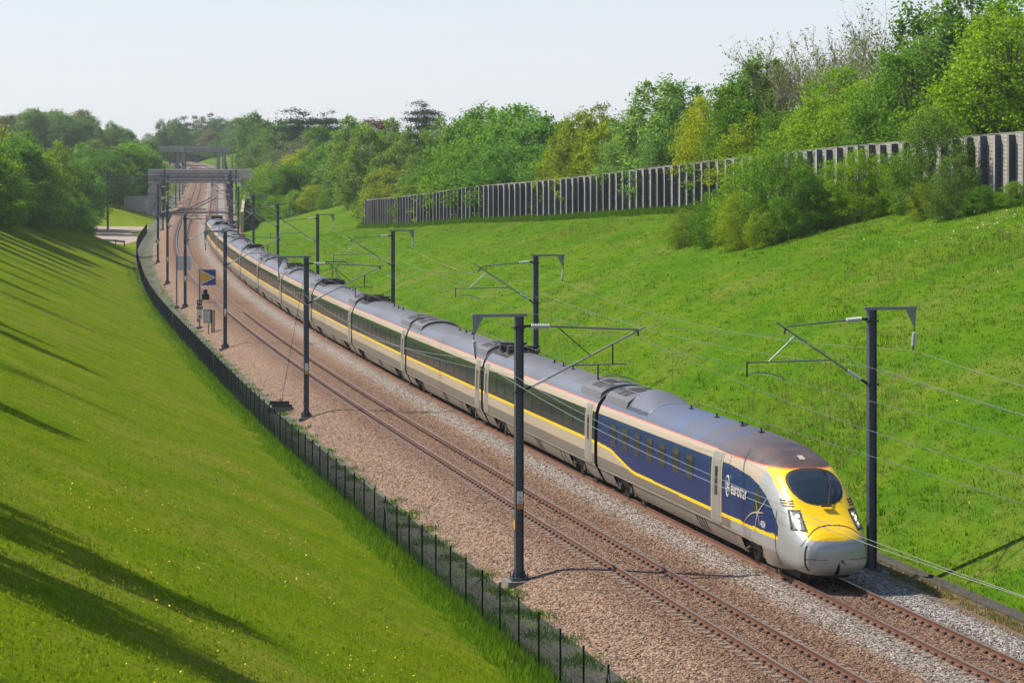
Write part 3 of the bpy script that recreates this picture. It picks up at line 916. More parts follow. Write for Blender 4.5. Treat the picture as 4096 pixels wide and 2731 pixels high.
# a finer ring for the nose car
_saved = RING
fine = []
for i in range(len(_saved) - 1):
    (z0, y0), (z1, y1) = _saved[i], _saved[i + 1]
    n_ = max(1, int(math.hypot(z1 - z0, y1 - y0) / .024))
    for q in range(n_): fine.append((z0 + (z1 - z0) * q / n_, y0 + (y1 - y0) * q / n_))
fine.append(_saved[-1])
RING = fine
nvs, nfs, nfm = car_mesh(L1, st_n, nose_paint, [(3.7, 1.5), (L1 - 4.85, 1.25)], nose_section, True, True)
nfm[-2] = BI['t_silver']
nose = mesh_obj('nose_carriage', nvs, nfs, [M[k] for k in BM], nfm, train, smooth=True)
nose.data.set_sharp_from_angle(angle=math.radians(30))
nose["label"] = "leading carriage with yellow nose and navy side"
place_car(nose, s0, s0 + L1)
NK = len(RING)
# surface lookup on the nose: (a, index along ring) grid
NG = np.array(nvs[:len(st_n) * NK]).reshape(len(st_n), NK, 3)
def nose_patch(name, mat, test, off, parent=nose, smooth=True):
    """lift the part of the nose skin that passes the test as a thin separate shell"""
    dxy = np.gradient(NG, axis=0); dr = np.gradient(NG, axis=1)
    nrm = np.cross(dr, dxy); nrm /= np.maximum(np.linalg.norm(nrm, axis=-1, keepdims=True), 1e-9)
    ctr = np.array([L1 / 2, 0, 1.5])
    sg = np.sign(np.sum(nrm * (NG - np.array([0, 0, 1.2]))[..., :] * np.array([0, 1, 1]), -1, keepdims=True)); sg[sg == 0] = 1
    Pn = NG + nrm * sg * off
    keep = []; idx = {}
    i0 = np.searchsorted(st_n, L1 - 8)
    for i in range(i0, len(st_n) - 1):
        for j in range(NK - 1):
            c_ = (NG[i, j] + NG[i + 1, j + 1] + NG[i + 1, j] + NG[i, j + 1]) / 4
            if test(L1 - c_[0], c_[1], c_[2]): keep.append(((i, j), (i + 1, j), (i + 1, j + 1), (i, j + 1)))
    vs_, fs_ = [], []
    for q in keep:
        f = []
        for key in q:
            if key not in idx: idx[key] = len(vs_); vs_.append(tuple(Pn[key]))
            f.append(idx[key])
        fs_.append(tuple(f))
    return mesh_obj(name, vs_, fs_, mat, None, parent, smooth)
def scr(a, y, z, g=0.0):
    if a > 3.4 or a < .9: return False
    zc, hz = 2.97, .44 + g
    wv = .84 + g - .28 * max(0, (3.02 - z)) ** 1.2
    return z < 3.44 + g * .6 and z > 2.46 - g and (abs(y) / wv) ** 2.6 + (abs(z - zc) / hz) ** 2.8 < 1
nose_patch('windscreen_surround', M['black'], lambda a, y, z: scr(a, y, z, .075), .006)
nose_patch('windscreen', M['t_screen'], lambda a, y, z: scr(a, y, z, 0), .014)
def lampbox(side, g):
    def t(a, y, z):
        if y * side < 0 or a > 2.2: return False
        yy_ = abs(y); 
        return 1.78 - g < z < 2.28 + g and .86 - g + (2.0 - z) * .05 < yy_ < 1.13 + g - (z - 2.0) * .12 and a < 1.9
    return t
for sd in (-1, 1):
    hl = nose_patch('headlight', M['black'], lampbox(sd, .045), .006)
    nose_patch('headlight', M['t_lens'], lampbox(sd, -.01), .012)
    for (zz, yy_) in ((2.16, .93), (2.02, .97), (1.9, 1.0), (2.09, 1.02)):
        nose_patch('lamp', M['t_lamp'], (lambda zz, yy_: (lambda a, y, z: y * sd > 0 and a < 2 and (abs(y) - yy_) ** 2 + (z - zz) ** 2 < .05 ** 2))(zz, yy_), .018)
    for q in range(3):
        zz = 2.42 + q * .075
        nose_patch('nose_vent', M['t_vent'], (lambda zz: (lambda a, y, z: y * sd > 0 and abs(z - zz) < .018 and .92 < abs(y) < 1.22 and a < 3))(zz), .006)
# coupler cover seam, wiper, lamp on the roof, lower valance
nose_patch('cover_seam', M['black'], lambda a, y, z: a < .95 and ((abs(z - (1.92 - .55 * (abs(y) / 1.06) ** 3)) < .015 and z > 1.3) or (z <= 1.35 and z > .55 and abs(a - .30) < .015)), .004)
nose_patch('cover_seam', M['t_grey'], lambda a, y, z: a < .34 and abs(z - .92) < .014, .004)
for (a0, z0, z1) in ((7.3, .95, 3.5), (2.25, .5, 2.2), (5.0, 2.75, 3.05)):
    for sd in (-1, 1): nose_patch('panel_seam', M['dark'], (lambda a0, z0, z1, sd: (lambda a, y, z: y * sd > 0 and abs(a - a0) < .02 and z0 < z < z1))(a0, z0, z1, sd), .003)
mb = MB(); mb.tube([(L1 - 1.38, .12, 2.47), (L1 - 2.02, .42, 3.0), (L1 - 2.30, .46, 3.2)], .018, 6); mb.tube([(L1 - 1.74, .42, 2.78), (L1 - 2.42, .52, 3.26)], .014, 6); mb.box((L1 - 1.34, .05, 2.46), (.12, .34, .05))
mb.build('wiper', M['black'], nose)
nose_patch('top_marker_lamp', M['t_gold'], lambda a, y, z: 3.6 < a < 3.95 and abs(y) < .10, .01)
mb = MB(); mb.box((L1 - .10, .12, .86), (.2, .12, .12)); mb.tube([(L1 - .1, .12, .84), (L1 + .06, .2, .78)], .03, 6); mb.build('coupler_hatch', M['steel'], nose)
mb = MB(); mb.box((L1 - 2.6, 0, .25), (2.4, 1.7, .2)); mb.box((L1 - 1.2, 0, .26), (.5, 1.3, .14)); mb.build('snow_plough', M['t_under'], nose)
# cab side window, door, windows, bogies, roof
for sd in (-1, 1):
    mb = MB(); xx = L1 - 4.05
    pts_ = [(xx - .42, 2.05), (xx - .10, 1.95), (xx + .34, 2.42), (xx + .0, 2.72), (xx - .30, 2.62)]
    if True:
        o_ = nose_patch('cab_window', M['t_glass'], (lambda a, y, z: y * sd > 0 and 3.75 < a - (2.3 - z) * .25 < 4.35 and 2.0 + (4.3 - a) * .25 < z < 2.66 - abs(a - 4.1) * .5), .012)
        nose_patch('cab_window', M['dark'], (lambda a, y, z: y * sd > 0 and 3.68 < a - (2.3 - z) * .25 < 4.42 and 1.95 + (4.3 - a) * .25 < z < 2.72 - abs(a - 4.1) * .5), .007)
DX = L1 - 9.2
door(nose, DX, 1.0, 'dn')
windows(nose, 2.2, 7, 1.85, .92, 2.10, 2.98, 'wn')
RING = _saved
for bx in (3.7, L1 - 4.85):
    shared('bog', 'bogie', lambda: bogie_make(nose), nose, Matrix.Translation((bx, 0, 0)))
end_roof(nose, 'n', 0, 1, 'vent')
fairing_make(nose, 3.72, 6.9, 'roof_hump', lambda t: 1 - float(sstep(.25, 1.0, t)), 't_roof')
for sd in (-1, 1):
    mb = MB()
    for t in range(4): patch(mb, L1 - 11.6 + t * .36, L1 - 11.44 + t * .36, .40, .86, sd, .008, 0, slant=-.28)
    mb.build('skirt_slot', M['t_vent'], nose)
antennas(nose, (9.0, 12.4, 15.6, 17.8))
mb = MB(); mb.box((14.9, .25, 4.19), (.9, .05, .05)); mb.build('roof_antenna', M['dark'], nose)

# lettering on the cab side
def text_mesh(name, body, size, mat, parent, matrix, shear=0.0, xs=1.0, extrude=.002):
    cu = bpy.data.curves.new(name, 'FONT'); cu.body = body; cu.size = size; cu.extrude = extrude; cu.shear = shear; cu.resolution_u = 3
    cu.align_x = 'CENTER'; cu.align_y = 'CENTER'
    t = bpy.data.objects.new(name, cu); COL.objects.link(t)
    bpy.context.view_layer.update()
    me = bpy.data.meshes.new_from_object(t.evaluated_get(bpy.context.evaluated_depsgraph_get()))
    bpy.data.objects.remove(t); bpy.data.curves.remove(cu)
    me.name = name; me.materials.clear(); me.materials.append(mat)
    if xs != 1.0: me.transform(Matrix.Diagonal((xs, 1, 1, 1)))
    return link_mesh(name, me, parent, matrix)
# text plane on the visible side (y = -hw): reading direction is +x seen from -y
SIDE = Matrix(((1, 0, 0, 0), (0, 0, -1, 0), (0, 1, 0, 0), (0, 0, 0, 1)))
text_mesh('lettering', 'eurostar', .66, M['t_logo'], nose, Matrix.Translation((L1 - 6.0, -1.478, 2.40)) @ SIDE, xs=.80)
text_mesh('number', '4034', .32, M['t_logo'], nose, Matrix.Translation((L1 - 3.35, -1.462, 1.62)) @ SIDE, xs=.8)
mb = MB(); cx, cz = L1 - 7.28, 2.42
pts_ = [(cx + .20 * math.cos(t), -1.468, cz + .36 * math.sin(t)) for t in np.linspace(0, 2 * math.pi, 25)]
mb.tube(pts_, .022, 5, cap=False)
for t in range(6):
    an = math.pi / 6 + t * math.pi / 3; mb.beam((cx, -1.468, cz), (cx + .14 * math.cos(an), -1.468, cz + .2 * math.sin(an)), .01, .03)
mb.build('emblem', M['t_logo'], nose)
mb = MB(); cx, cz = L1 - 3.95, 1.95
for (dx_, dz_, w_) in ((-1.6, -.62, .05), (1.0, .60, .045), (.62, .06, .05), (-.22, .40, .05), (.22, -.42, .05), (-.35, -.72, .045)):
    n_ = 6
    for q in range(n_):
        t0, t1 = q / n_, (q + 1) / n_
        bow = lambda t: -.14 * math.sin(math.pi * t) * (1 if abs(dx_) > 1.2 else 0)
        def yv(xl): return -float(np.interp(L1 - xl, A_T, HWID)) - .012
        xa, xb = cx + dx_ * t0, cx + dx_ * t1
        mb.beam((xa, yv(xa), cz + dz_ * t0 - bow(t0)), (xb, yv(xb), cz + dz_ * t1 - bow(t1)), .008, w_ * (1 - .75 * t0))
mb.build('star_mark', M['t_gold'], nose)

# ---- raised pantograph on the fourth carriage behind the nose
def pantograph(parent, x):
    mb = MB(); Z0 = 4.45; ZT = 5.9
    mb.box((x, 0, Z0 - .1), (1.3, .9, .1)); mb.box((x, 0, Z0), (.5, .3, .25))
    mb.tube([(x + .4, -.35, Z0), (x - .75, -.08, Z0 + .8)], .045, 6); mb.tube([(x + .4, .35, Z0), (x - .75, .08, Z0 + .8)], .045, 6)
    mb.tube([(x - .75, -.08, Z0 + .8), (x + .35, -.42, ZT - .1)], .03, 6); mb.tube([(x - .75, .08, Z0 + .8), (x + .35, .42, ZT - .1)], .03, 6)
    for xx in (x + .2, x + .5):
        mb.tube([(xx, -.95, ZT - .18), (xx, -.75, ZT), (xx, .75, ZT), (xx, .95, ZT - .18)], .035, 6)
    for yy_ in (-.55, .55): mb.tube([(x + .2, yy_, ZT - .03), (x + .5, yy_, ZT - .03)], .03, 6)
    return mb.build('pantograph', M['dark'], parent)
cars = [o for o in train.children if o.name.startswith('carriage')]
pantograph(cars[3], 3.2)
# ------------------------------------------------------------------ overhead line masts
def insulator(mb, p0, p1, m, n=11, r=.085):
    p0, p1 = Vector(p0), Vector(p1)
    pts, rs = [], []
    for i in range(n):
        for t, rr in ((0, .035), (.35, r), (.6, r), (.99, .035)):
            pts.append(p0.lerp(p1, (i + t) / n)); rs.append(rr)
    mb.tube(pts, rs, 8, m)

def mast_meshes():
    out = {}
    mb = MB(); H = 9.0; w = .28
    mb.box((-w / 2 + .01, 0, H / 2), (.02, w, H)); mb.box((w / 2 - .01, 0, H / 2), (.02, w, H)); mb.box((0, 0, H / 2), (w - .04, .02, H))
    out['mast_column'] = (mb, ['mast'])
    mb = MB(); mb.box((0, 0, .03), (.62, .62, .05)); mb.box((0, 0, .09), (.56, .5, .05))
    for sx in (-.2, .2):
        for sy in (-.2, .2):
            mb.tube([(sx * 1.25, sy * 1.25, .05), (sx * 1.25, sy * 1.25, .28)], .025, 6)
        mb.add([(sx * .77, -.01, .08), (sx * 1.4, -.01, .08), (sx * .77, -.01, .42), (sx * .77, .012, .08), (sx * 1.4, .012, .08), (sx * .77, .012, .42)], [(0, 1, 2), (5, 4, 3), (0, 3, 4, 1), (1, 4, 5, 2)])
    out['base_plate'] = (mb, ['mast'])
    mb = MB(); mb.box((0, 0, -.28), (.95, .95, .6)); out['plinth'] = (mb, ['concrete_d'])
    mb = MB(); mb.box((-.68, 0, 9.03), (1.9, .12, .09)); mb.box((-.68, 0, 9.085), (1.9, .15, .015))
    mb.add([(-1.62, -.012, 8.98), (-1.25, -.012, 8.98), (-1.58, -.012, 8.3), (-1.62, .012, 8.98), (-1.25, .012, 8.98), (-1.58, .012, 8.3)], [(0, 2, 1), (3, 4, 5), (0, 1, 4, 3), (1, 2, 5, 4), (2, 0, 3, 5)])
    out['top_bracket'] = (mb, ['steel'])
    mb = MB(); mb.tube([(-1.57, 0, 8.32), (-1.56, 0, 8.2)], .02, 6, 1); insulator(mb, (-1.56, 0, 8.2), (-1.52, 0, 7.72), 0); mb.tube([(-1.52, 0, 7.72), (-1.5, 0, 7.58)], .03, 6, 1)
    out['feeder_insulator'] = (mb, ['insul', 'dark'])
    for typ in 'LR':
        mb = MB(); T = lambda *p, r=.032: mb.tube(p, r, 8, 0)
        D = lambda *p, r=.03: mb.tube(p, r, 6, 1)
        if typ == 'L':
            D((.15, 0, 8.66), (.45, 0, 8.66), r=.05); insulator(mb, (.42, 0, 8.66), (1.08, 0, 8.64), 2)
            T((1.08, 0, 8.64), (4.2, 0, 8.49))
            D((.15, 0, 6.44), (.42, 0, 6.60), r=.05); insulator(mb, (.42, 0, 6.60), (.98, 0, 6.86), 2, 10, .06)
            T((.98, 0, 6.86), (4.45, 0, 8.58)); D((1.35, 0, 8.62), (2.5, 0, 7.64), r=.02)
            T((1.95, 0, 7.3), (3.8, 0, 7.32), r=.025); D((3.3, 0, 7.98), (3.3, 0, 7.30)); D((2.78, 0, 7.32), (2.78, 0, 6.78))
            T((2.78, 0, 6.80), (3.05, 0, 6.92), (3.5, 0, 6.93), (3.95, 0, 6.80), (4.18, 0, 6.68), r=.02); D((4.2, 0, 8.49), (4.2, 0, 8.28), r=.035)
        else:
            D((.15, 0, 8.68), (.36, 0, 8.68), r=.05); insulator(mb, (.36, 0, 8.68), (.92, 0, 8.64), 2)
            T((.92, 0, 8.64), (3.05, 0, 8.46), r=.028)
            D((.15, 0, 6.46), (.38, 0, 6.60), r=.05); insulator(mb, (.38, 0, 6.60), (.88, 0, 6.92), 2, 10, .06)
            T((.88, 0, 6.92), (3.45, 0, 8.62)); D((3.1, 0, 8.42), (3.15, 0, 8.2), r=.035)
            T((1.5, 0, 7.29), (4.5, 0, 7.25), r=.025); T((3.7, 0, 7.27), (2.76, 0, 8.14), r=.022)
            D((4.48, 0, 7.3), (4.48, 0, 6.76)); T((4.48, 0, 6.80), (4.2, 0, 6.92), (3.7, 0, 6.88), (3.25, 0, 6.74), (3.1, 0, 6.62), r=.02)
        mb.box((0, 0, 8.62), (.38, .38, .06), 1); mb.box((0, 0, 6.44), (.38, .38, .06), 1)
        out['cantilever_' + typ] = (mb, ['steel', 'dark', 'insul'])
    mb = MB(); mb.box((0, -.165, 2.85), (.20, .012, .42), 0); out['number_plate'] = (mb, ['white'])
    mb = MB(); mb.box((0, -.165, 2.54), (.20, .012, .16), 0); out['orange_plate'] = (mb, ['orange'])
    mb = MB(); mb.box((-.158, 0, 1.9), (.012, .22, .30), 0); out['orange_sticker'] = (mb, ['orange'])
    return out
MASTM = {}
for k_, (mb, mm) in mast_meshes().items():
    me = bpy.data.meshes.new(k_.split('_L')[0].split('_R')[0]); me.from_pydata(mb.v, [], mb.f)
    for q in mm: me.materials.append(M[q])
    me.polygons.foreach_set('material_index', np.array(mb.m, dtype=np.int32)); me.update()
    MASTM[k_] = me
LN, RN = -6.2, 5.85
LBASE, RBASE = -.68, -.50
def mast(y, side, label, plate=True, group=None):
    n, base = (LN, LBASE) if side == 'L' else (RN, RBASE)
    a, r = frame(y); tdir = r if side == 'L' else -r
    p = P3(y, n, base)
    # local x = towards the track, local y = away from camera (L) ; keep right handed
    if side == 'L': X, Y = r, a
    else: X, Y = -r, -a
    o = empty('catenary_mast', matrix=Matrix(((X.x, Y.x, 0, p.x), (X.y, Y.y, 0, p.y), (0, 0, 1, p.z), (0, 0, 0, 1))))
    tag(o, label, 'mast', group or 'overhead line masts')
    for k_ in ('mast_column', 'base_plate', 'plinth', 'top_bracket', 'feeder_insulator', 'cantilever_' + side):
        link_mesh(MASTM[k_].name.split('.')[0], MASTM[k_], o)
    if plate and side == 'L':
        for k_ in ('number_plate', 'orange_plate', 'orange_sticker'): link_mesh(k_, MASTM[k_], o)
    return o
LY = [88.6, 145.3, 199, 251, 292, 340, 410, 458, 508, 600, 660, 720, 790]
RY = [86.9, 140, 192, 242.5, 286, 329, 380, 430, 480, 508, 600, 660, 720, 790]
LLAB = ['dark steel mast with the readable Y 76 24 plate beside the pink ballast', 'dark mast with a guy wire running down to the anchor block',
        'dark mast standing by the grey equipment cabinet and the blue marker board', 'dark mast in front of the grey back of a marker board',
        'dark mast just beyond the marker board seen from behind', 'dark mast by the bend of the fence, last before the gravel yard']
RLAB = ['dark steel mast beside the yellow nose of the train', 'dark mast behind the second carriage on the grass bank side', 'dark mast rising behind the fifth carriage near the raised pantograph',
        'dark mast behind the sixth carriage below the left end of plank wall', 'dark mast behind the tail half of train, before the tan retaining wall', 'dark mast at the near end of the tan retaining wall']
FARL = 'distant catenary mast on the fence side of track around the overbridge'
FARR = 'distant catenary mast on the bank side of track around the overbridge'
masts = []
for i, y in enumerate(LY): masts.append(mast(y, 'L', LLAB[i] if i < len(LLAB) else FARL, i < 6, None if i < len(LLAB) else 'far masts on the fence side'))
for i, y in enumerate(RY): mast(y, 'R', RLAB[i] if i < len(RLAB) else FARR, False, None if i < len(RLAB) else 'far masts on the bank side')
# writing on the plate of the first mast
FR = Matrix(((1, 0, 0, 0), (0, 0, -1, -.1735), (0, 1, 0, 0), (0, 0, 0, 1)))
for body, z, sz in (('Y', 2.98, .14), ('76', 2.84, .14), ('24', 2.70, .14), ('707', 2.535, .13)):
    text_mesh('plate_text', body, sz, M['black'], masts[0], Matrix.Translation((0, 0, z)) @ FR, extrude=.001)
mb = MB(); mb.box((0, -.1735, 2.77), (.12, .002, .008)); mb.build('plate_text', M['black'], masts[0])

# ------------------------------------------------------------------ wires
def sag_run(ys, n_off, z_rel, sag, seg=14, ends=None):
    pts = []
    for i in range(len(ys) - 1):
        a, b = P3(ys[i], n_off, z_rel), P3(ys[i + 1], n_off, z_rel)
        L = (b - a).length
        for k in range(seg):
            t = k / seg; p = a.lerp(b, t); p.z -= 4 * sag * (L / 54) ** 2 * t * (1 - t); pts.append(p)
    pts.append(P3(ys[-1], n_off, z_rel))
    return pts
for side, YSQ, base in (('L', LY, LBASE), ('R', RY, RBASE)):
    ys = [30.0] + YSQ
    sg = 1 if side == 'L' else -1; n0 = LN if side == 'L' else RN
    cn = n0 + sg * (4.18 if side == 'L' else 3.1); cz = base + 6.64
    mn = n0 + sg * (4.2 if side == 'L' else 3.15); mz = base + (8.27 if side == 'L' else 8.18)
    root = empty('overhead_line', P3(YSQ[0], cn, cz))
    tag(root, 'messenger and contact wire with droppers over the ' + ('empty track' if side == 'L' else "train's track"), 'wire', 'overhead line wires')
    O = root.location
    def run(name, pts, r, mat, parent):
        mb = MB(); off = O if parent else Vector((0, 0, 0)); mb.tube([p - off for p in pts], r, 4, cap=False); return mb.build(name, M[mat], parent)
    mp = sag_run(ys, mn, mz, .85); run('messenger_wire', mp, .008, 'wire', root)
    cp = sag_run(ys, cn, cz, 0.0); run('contact_wire', cp, .008, 'wire', root)
    for i in range(0, min(len(mp), 14 * 9)):
        if i % 14 in (1, 3, 5, 7, 9, 11, 13):
            b = Vector(cp[i]); mb = MB(); mb.tube([mp[i] - O, b - O], .0055, 4, cap=False); mb.build('dropper', M['wire'], root)
    fo = run('feeder_wire', sag_run(ys, n0 - sg * 1.5, base + 7.58, .75), .008, 'alu', None)
    tag(fo, 'pale feeder wire slung from top brackets of the masts on the ' + ('fence side' if side == 'L' else 'bank side'), 'wire', 'feeder wires')
    eo = run('earth_wire', sag_run(ys, n0 - sg * .2, base + 7.0, .6), .007, 'alu', None)
    tag(eo, 'thin earth wire clamped to the mast columns on the ' + ('fence side' if side == 'L' else 'bank side'), 'wire', 'earth wires')

# guy wire and anchor block of the second mast
gy = 151.5
ab = empty('anchor_block', P3(gy, -7.0, -.85)); tag(ab, 'concrete anchor block with steel beams at the foot of a guy wire', 'anchor')
mb = MB(); mb.box((0, 0, .06), (1.5, .9, .3)); mb.build('block', M['concrete_d'], ab)
mb = MB(); mb.box((-.05, .25, .42), (1.15, .1, .2)); mb.build('beam', M['dark'], ab)
mb = MB(); mb.box((.15, -.3, .30), (1.2, .12, .16)); mb.build('beam', M['dark'], ab)
g0 = P3(gy, -7.0, -.85); g1 = P3(146, LN - .1, LBASE + 7.6)
mb = MB(); d_ = (g1 - g0)
mb.tube([d_ * .03, d_], .012, 5); mb.build('guy_wire', M['dark'], ab)
for q in (-.06, .06):
    mb = MB(); mb.tube([Vector((q, 0, .3)), d_ * .1 + Vector((q, 0, 0))], .02, 6); mb.build('turnbuckle', M['dark'], ab)

# ------------------------------------------------------------------ marker boards, signal, cabinet
def board(y, n, zc, name_label, flip=False, back=False, size=1.36, post=5.2, extras=False):
    a, r = frame(y); p = P3(y, n, -.85)
    k = -1 if back else 1
    X, Y = (r, a) if not back else (-r, -a)
    o = empty('marker_board', matrix=Matrix(((X.x, Y.x, 0, p.x), (X.y, Y.y, 0, p.y), (0, 0, 1, p.z), (0, 0, 0, 1))))
    tag(o, name_label, 'sign')
    mb = MB(); mb.box((0, .06, post / 2), (.14, .10, post)); mb.build('post', M['steel'], o)
    mb = MB(); mb.box((0, .0, .1), (.5, .5, .25)); mb.build('footing', M['concrete_d'], o)
    c0 = .72 if not back else -.72
    h = size / 2
    mb = MB(); mb.box((c0, 0, zc), (size, .03, size)); mb.build('board', M['sign_blue'], o)
    mb = MB(); mb.box((c0, .03, zc), (size * 1.0, .02, size * 1.0)); mb.beam((c0 - h * .8, .05, zc), (c0 + h * .8, .05, zc), .05, .05); mb.build('board_back', M['insul'], o)
    s_ = -1 if flip else 1
    mb = MB()
    tri = lambda f, y_: [(c0 - s_ * h * .97 * f, y_, zc + h * .97 * f), (c0 - s_ * h * .97 * f, y_, zc - h * .97 * f), (c0 + s_ * h * .97 * f, y_, zc)]
    mb.add(tri(1, -.018), [(0, 1, 2) if s_ > 0 else (2, 1, 0)]); mb.build('triangle_border', M['white'], o)
    mb = MB(); t2 = [(c0 - s_ * h * .93, -.021, zc + h * .80), (c0 - s_ * h * .93, -.021, zc - h * .80), (c0 + s_ * h * .74, -.021, zc)]
    mb.add(t2, [(0, 1, 2) if s_ > 0 else (2, 1, 0)]); mb.build('triangle', M['sign_yellow'], o)
    if extras:
        mb = MB(); mb.tube([(.5, -.25, zc - 1.55), (.5, .2, zc - 1.55)], .24, 14); mb.box((.5, 0, zc - 1.7), (.66, .3, .5)); mb.tube([(.5, -.12, zc - 1.22), (.5, .12, zc - 1.22)], .2, 12); mb.build('signal_head', M['black'], o)
        mb = MB(); mb.box((0, -.02, zc - 2.2), (.46, .03, .50)); mb.build('letter_plate', M['black'], o)
        F2 = Matrix(((1, 0, 0, 0), (0, 0, -1, -.04), (0, 1, 0, 0), (0, 0, 0, 1)))
        text_mesh('letter', 'N', .46, M['white'], o, Matrix.Translation((0, 0, zc - 2.2)) @ F2)
        mb = MB(); mb.box((0, -.02, zc - 2.63), (.56, .03, .26)); mb.build('number_plate', M['black'], o)
        text_mesh('number', 'AF276', .2, M['white'], o, Matrix.Translation((0, 0, zc - 2.63)) @ F2)
        mb = MB(); mb.box((0, -.02, zc - 3.2), (.46, .03, .80)); mb.build('notice_plate', M['white'], o)
        mb = MB(); mb.add([(-.17, -.037, zc - 3.5), (.17, -.037, zc - 3.5), (0, -.037, zc - 3.2)], [(0, 1, 2)]); mb.build('notice_triangle', M['red'], o)
        mb = MB(); mb.box((-.12, .1, .9), (.25, .2, .6)); mb.build('junction_box', M['steel'], o)
    return o
board(223.6, -6.5, 4.45, 'blue marker board with yellow arrow pointing right above a black signal head', extras=True)
board(252.5, -6.95, 4.4, 'grey back of a marker board beside a dark mast by the fence', back=True)
board(402, 5.3, 3.0, 'blue marker board with yellow arrow pointing left behind the train tail', flip=True, size=1.2, post=3.8)
cb = empty('equipment_cabinet', P3(216, -6.25, -.85)); tag(cb, 'grey equipment cabinet on dark posts beside the blue marker board', 'cabinet')
mb = MB(); mb.box((-.1, 0, 1.55), (.62, .4, 1.1)); mb.box((-.1, 0, 2.12), (.68, .46, .05)); mb.build('cabinet_box', M['steel'], cb)
mb = MB(); mb.box((-.1, -.205, 1.55), (.5, .02, .95)); mb.build('cabinet_door', M['insul'], cb)
for q in (.28, .45):
    mb = MB(); mb.box((q, .05, 1.0), (.1, .12, 2.2)); mb.build('post', M['dark'], cb)
mb = MB(); mb.box((.0, 0, .4), (.06, .1, 1.2)); mb.build('conduit', M['dark'], cb)

# ------------------------------------------------------------------ overbridges, gantries and retaining walls
def obox(mb, y0, y1, n0, n1, z0, z1, m=0):
    """box in track coordinates, heights relative to the rail at y0"""
    c = []
    zb = float(zr(y0))
    for z in (z0, z1):
        for (y, n) in ((y0, n0), (y0, n1), (y1, n1), (y1, n0)):
            x, w = pt(y, n); c.append((float(x), float(w), zb + z))
    mb.add(c, [(3, 2, 1, 0), (4, 5, 6, 7), (0, 1, 5, 4), (1, 2, 6, 5), (2, 3, 7, 6), (3, 0, 4, 7)], m)
M['bridge'] = paint('stained_bridge_concrete', (.52, .47, .44), .9, 0, .7, (.22, .185, .175), .22, .2, .2, (1, 1, .25))
M['coping'] = paint('pale_coping', (.55, .55, .54), .7, 0, .3)
M['tanwall'] = paint('tan_concrete', (.46, .36, .28), .9, 0, .5, (.25, .20, .16), .3, .2, .2)
BY = 540
br = empty('overbridge', (0, 0, 0)); tag(br, 'stained concrete overbridge with pale coping crossing both tracks beyond the train', 'bridge')
def piece(name, mat, args, parent=br):
    mb = MB()
    for a_ in args: obox(mb, *a_)
    return mb.build(name, M[mat], parent)
piece('deck', 'bridge', [(BY + .5, BY + 10, -11, 11, 6.9, 7.6)])
piece('parapet', 'bridge', [(BY, BY + .5, -11, 11, 7.2, 8.75)])
piece('parapet', 'bridge', [(BY + 9.7, BY + 10.2, -11, 11, 7.2, 8.75)])
piece('coping', 'coping', [(BY - .12, BY + .62, -11, 11, 8.75, 8.92)])
piece('coping', 'coping', [(BY + 9.6, BY + 10.3, -11, 11, 8.75, 8.92)])
for k in range(6): piece('girder', 'bridge', [(BY + .7 + k * 1.5, BY + 1.6 + k * 1.5, -8.6, 8.6, 6.1, 6.9)])
piece('edge_girder', 'bridge', [(BY + .1, BY + .65, -8.6, 8.6, 6.15, 7.2)])
piece('abutment', 'bridge', [(BY + .3, BY + 10, -11, -8.5, -1.5, 6.9)])
piece('abutment', 'concrete_d', [(BY + .3, BY + 10, 8.5, 12, -1.5, 6.9)])
piece('wing_wall', 'bridge', [(BY + .2, BY + 1.2, -16, -11, -1.5, 3.4)])
for k in range(3):     # parapet bay pilasters
    piece('pilaster', 'bridge', [(BY - .07, BY, -9 + k * 8, -8.6 + k * 8, 7.2, 8.75)])
# tan retaining wall from the bridge towards the train tail
rw_ = MB(); ys = np.linspace(442, BY, 12)
vs = []
for y in ys:
    top = np.interp(y, [442, 500, BY], [3.0, 4.6, 6.6]); n_ = np.interp(y, [442, 500, BY], [7.4, 8.6, 13.5])
    for n2, z in ((n_, -1.2), (n_, top), (n_ + .5, top), (n_ + .5, -1.2)): vs.append(P3(y, n2, z))
k = 4
fs = [(i * k + j, i * k + (j + 1) % k, (i + 1) * k + (j + 1) % k, (i + 1) * k + j) for i in range(len(ys) - 1) for j in range(k)]
fs += [(0, 3, 2, 1), tuple(44 + j for j in range(4))]
rw_.add(vs, fs); rwo = rw_.build('retaining_wall', M['tanwall']); tag(rwo, 'tan concrete retaining wall between bridge and train tail', 'wall')
# mesh fence stepping down the slope beside the bridge
wf = empty('slope_fence', P3(505, 16)); tag(wf, 'pale wire fence stepping down the slope right of the overbridge', 'fence')
prev = None
for k in range(9):
    y = 536 - k * 9; n_ = 17.5 - k * .9
    x, w = pt(y, n_); p = Vector((float(x), float(w), float(ground_z(y, n_)))) - wf.location
    mb = MB(); mb.tube([p, p + Vector((0, 0, 2.1))], .04, 6); mb.build('post', M['steel'], wf)
    if prev is not None:
        for h in (.3, .75, 1.2, 1.65, 2.05):
            mb = MB(); mb.tube([prev + Vector((0, 0, h)), p + Vector((0, 0, h))], .015, 4, cap=False); mb.build('rail_wire', M['steel'], wf)
    prev = p
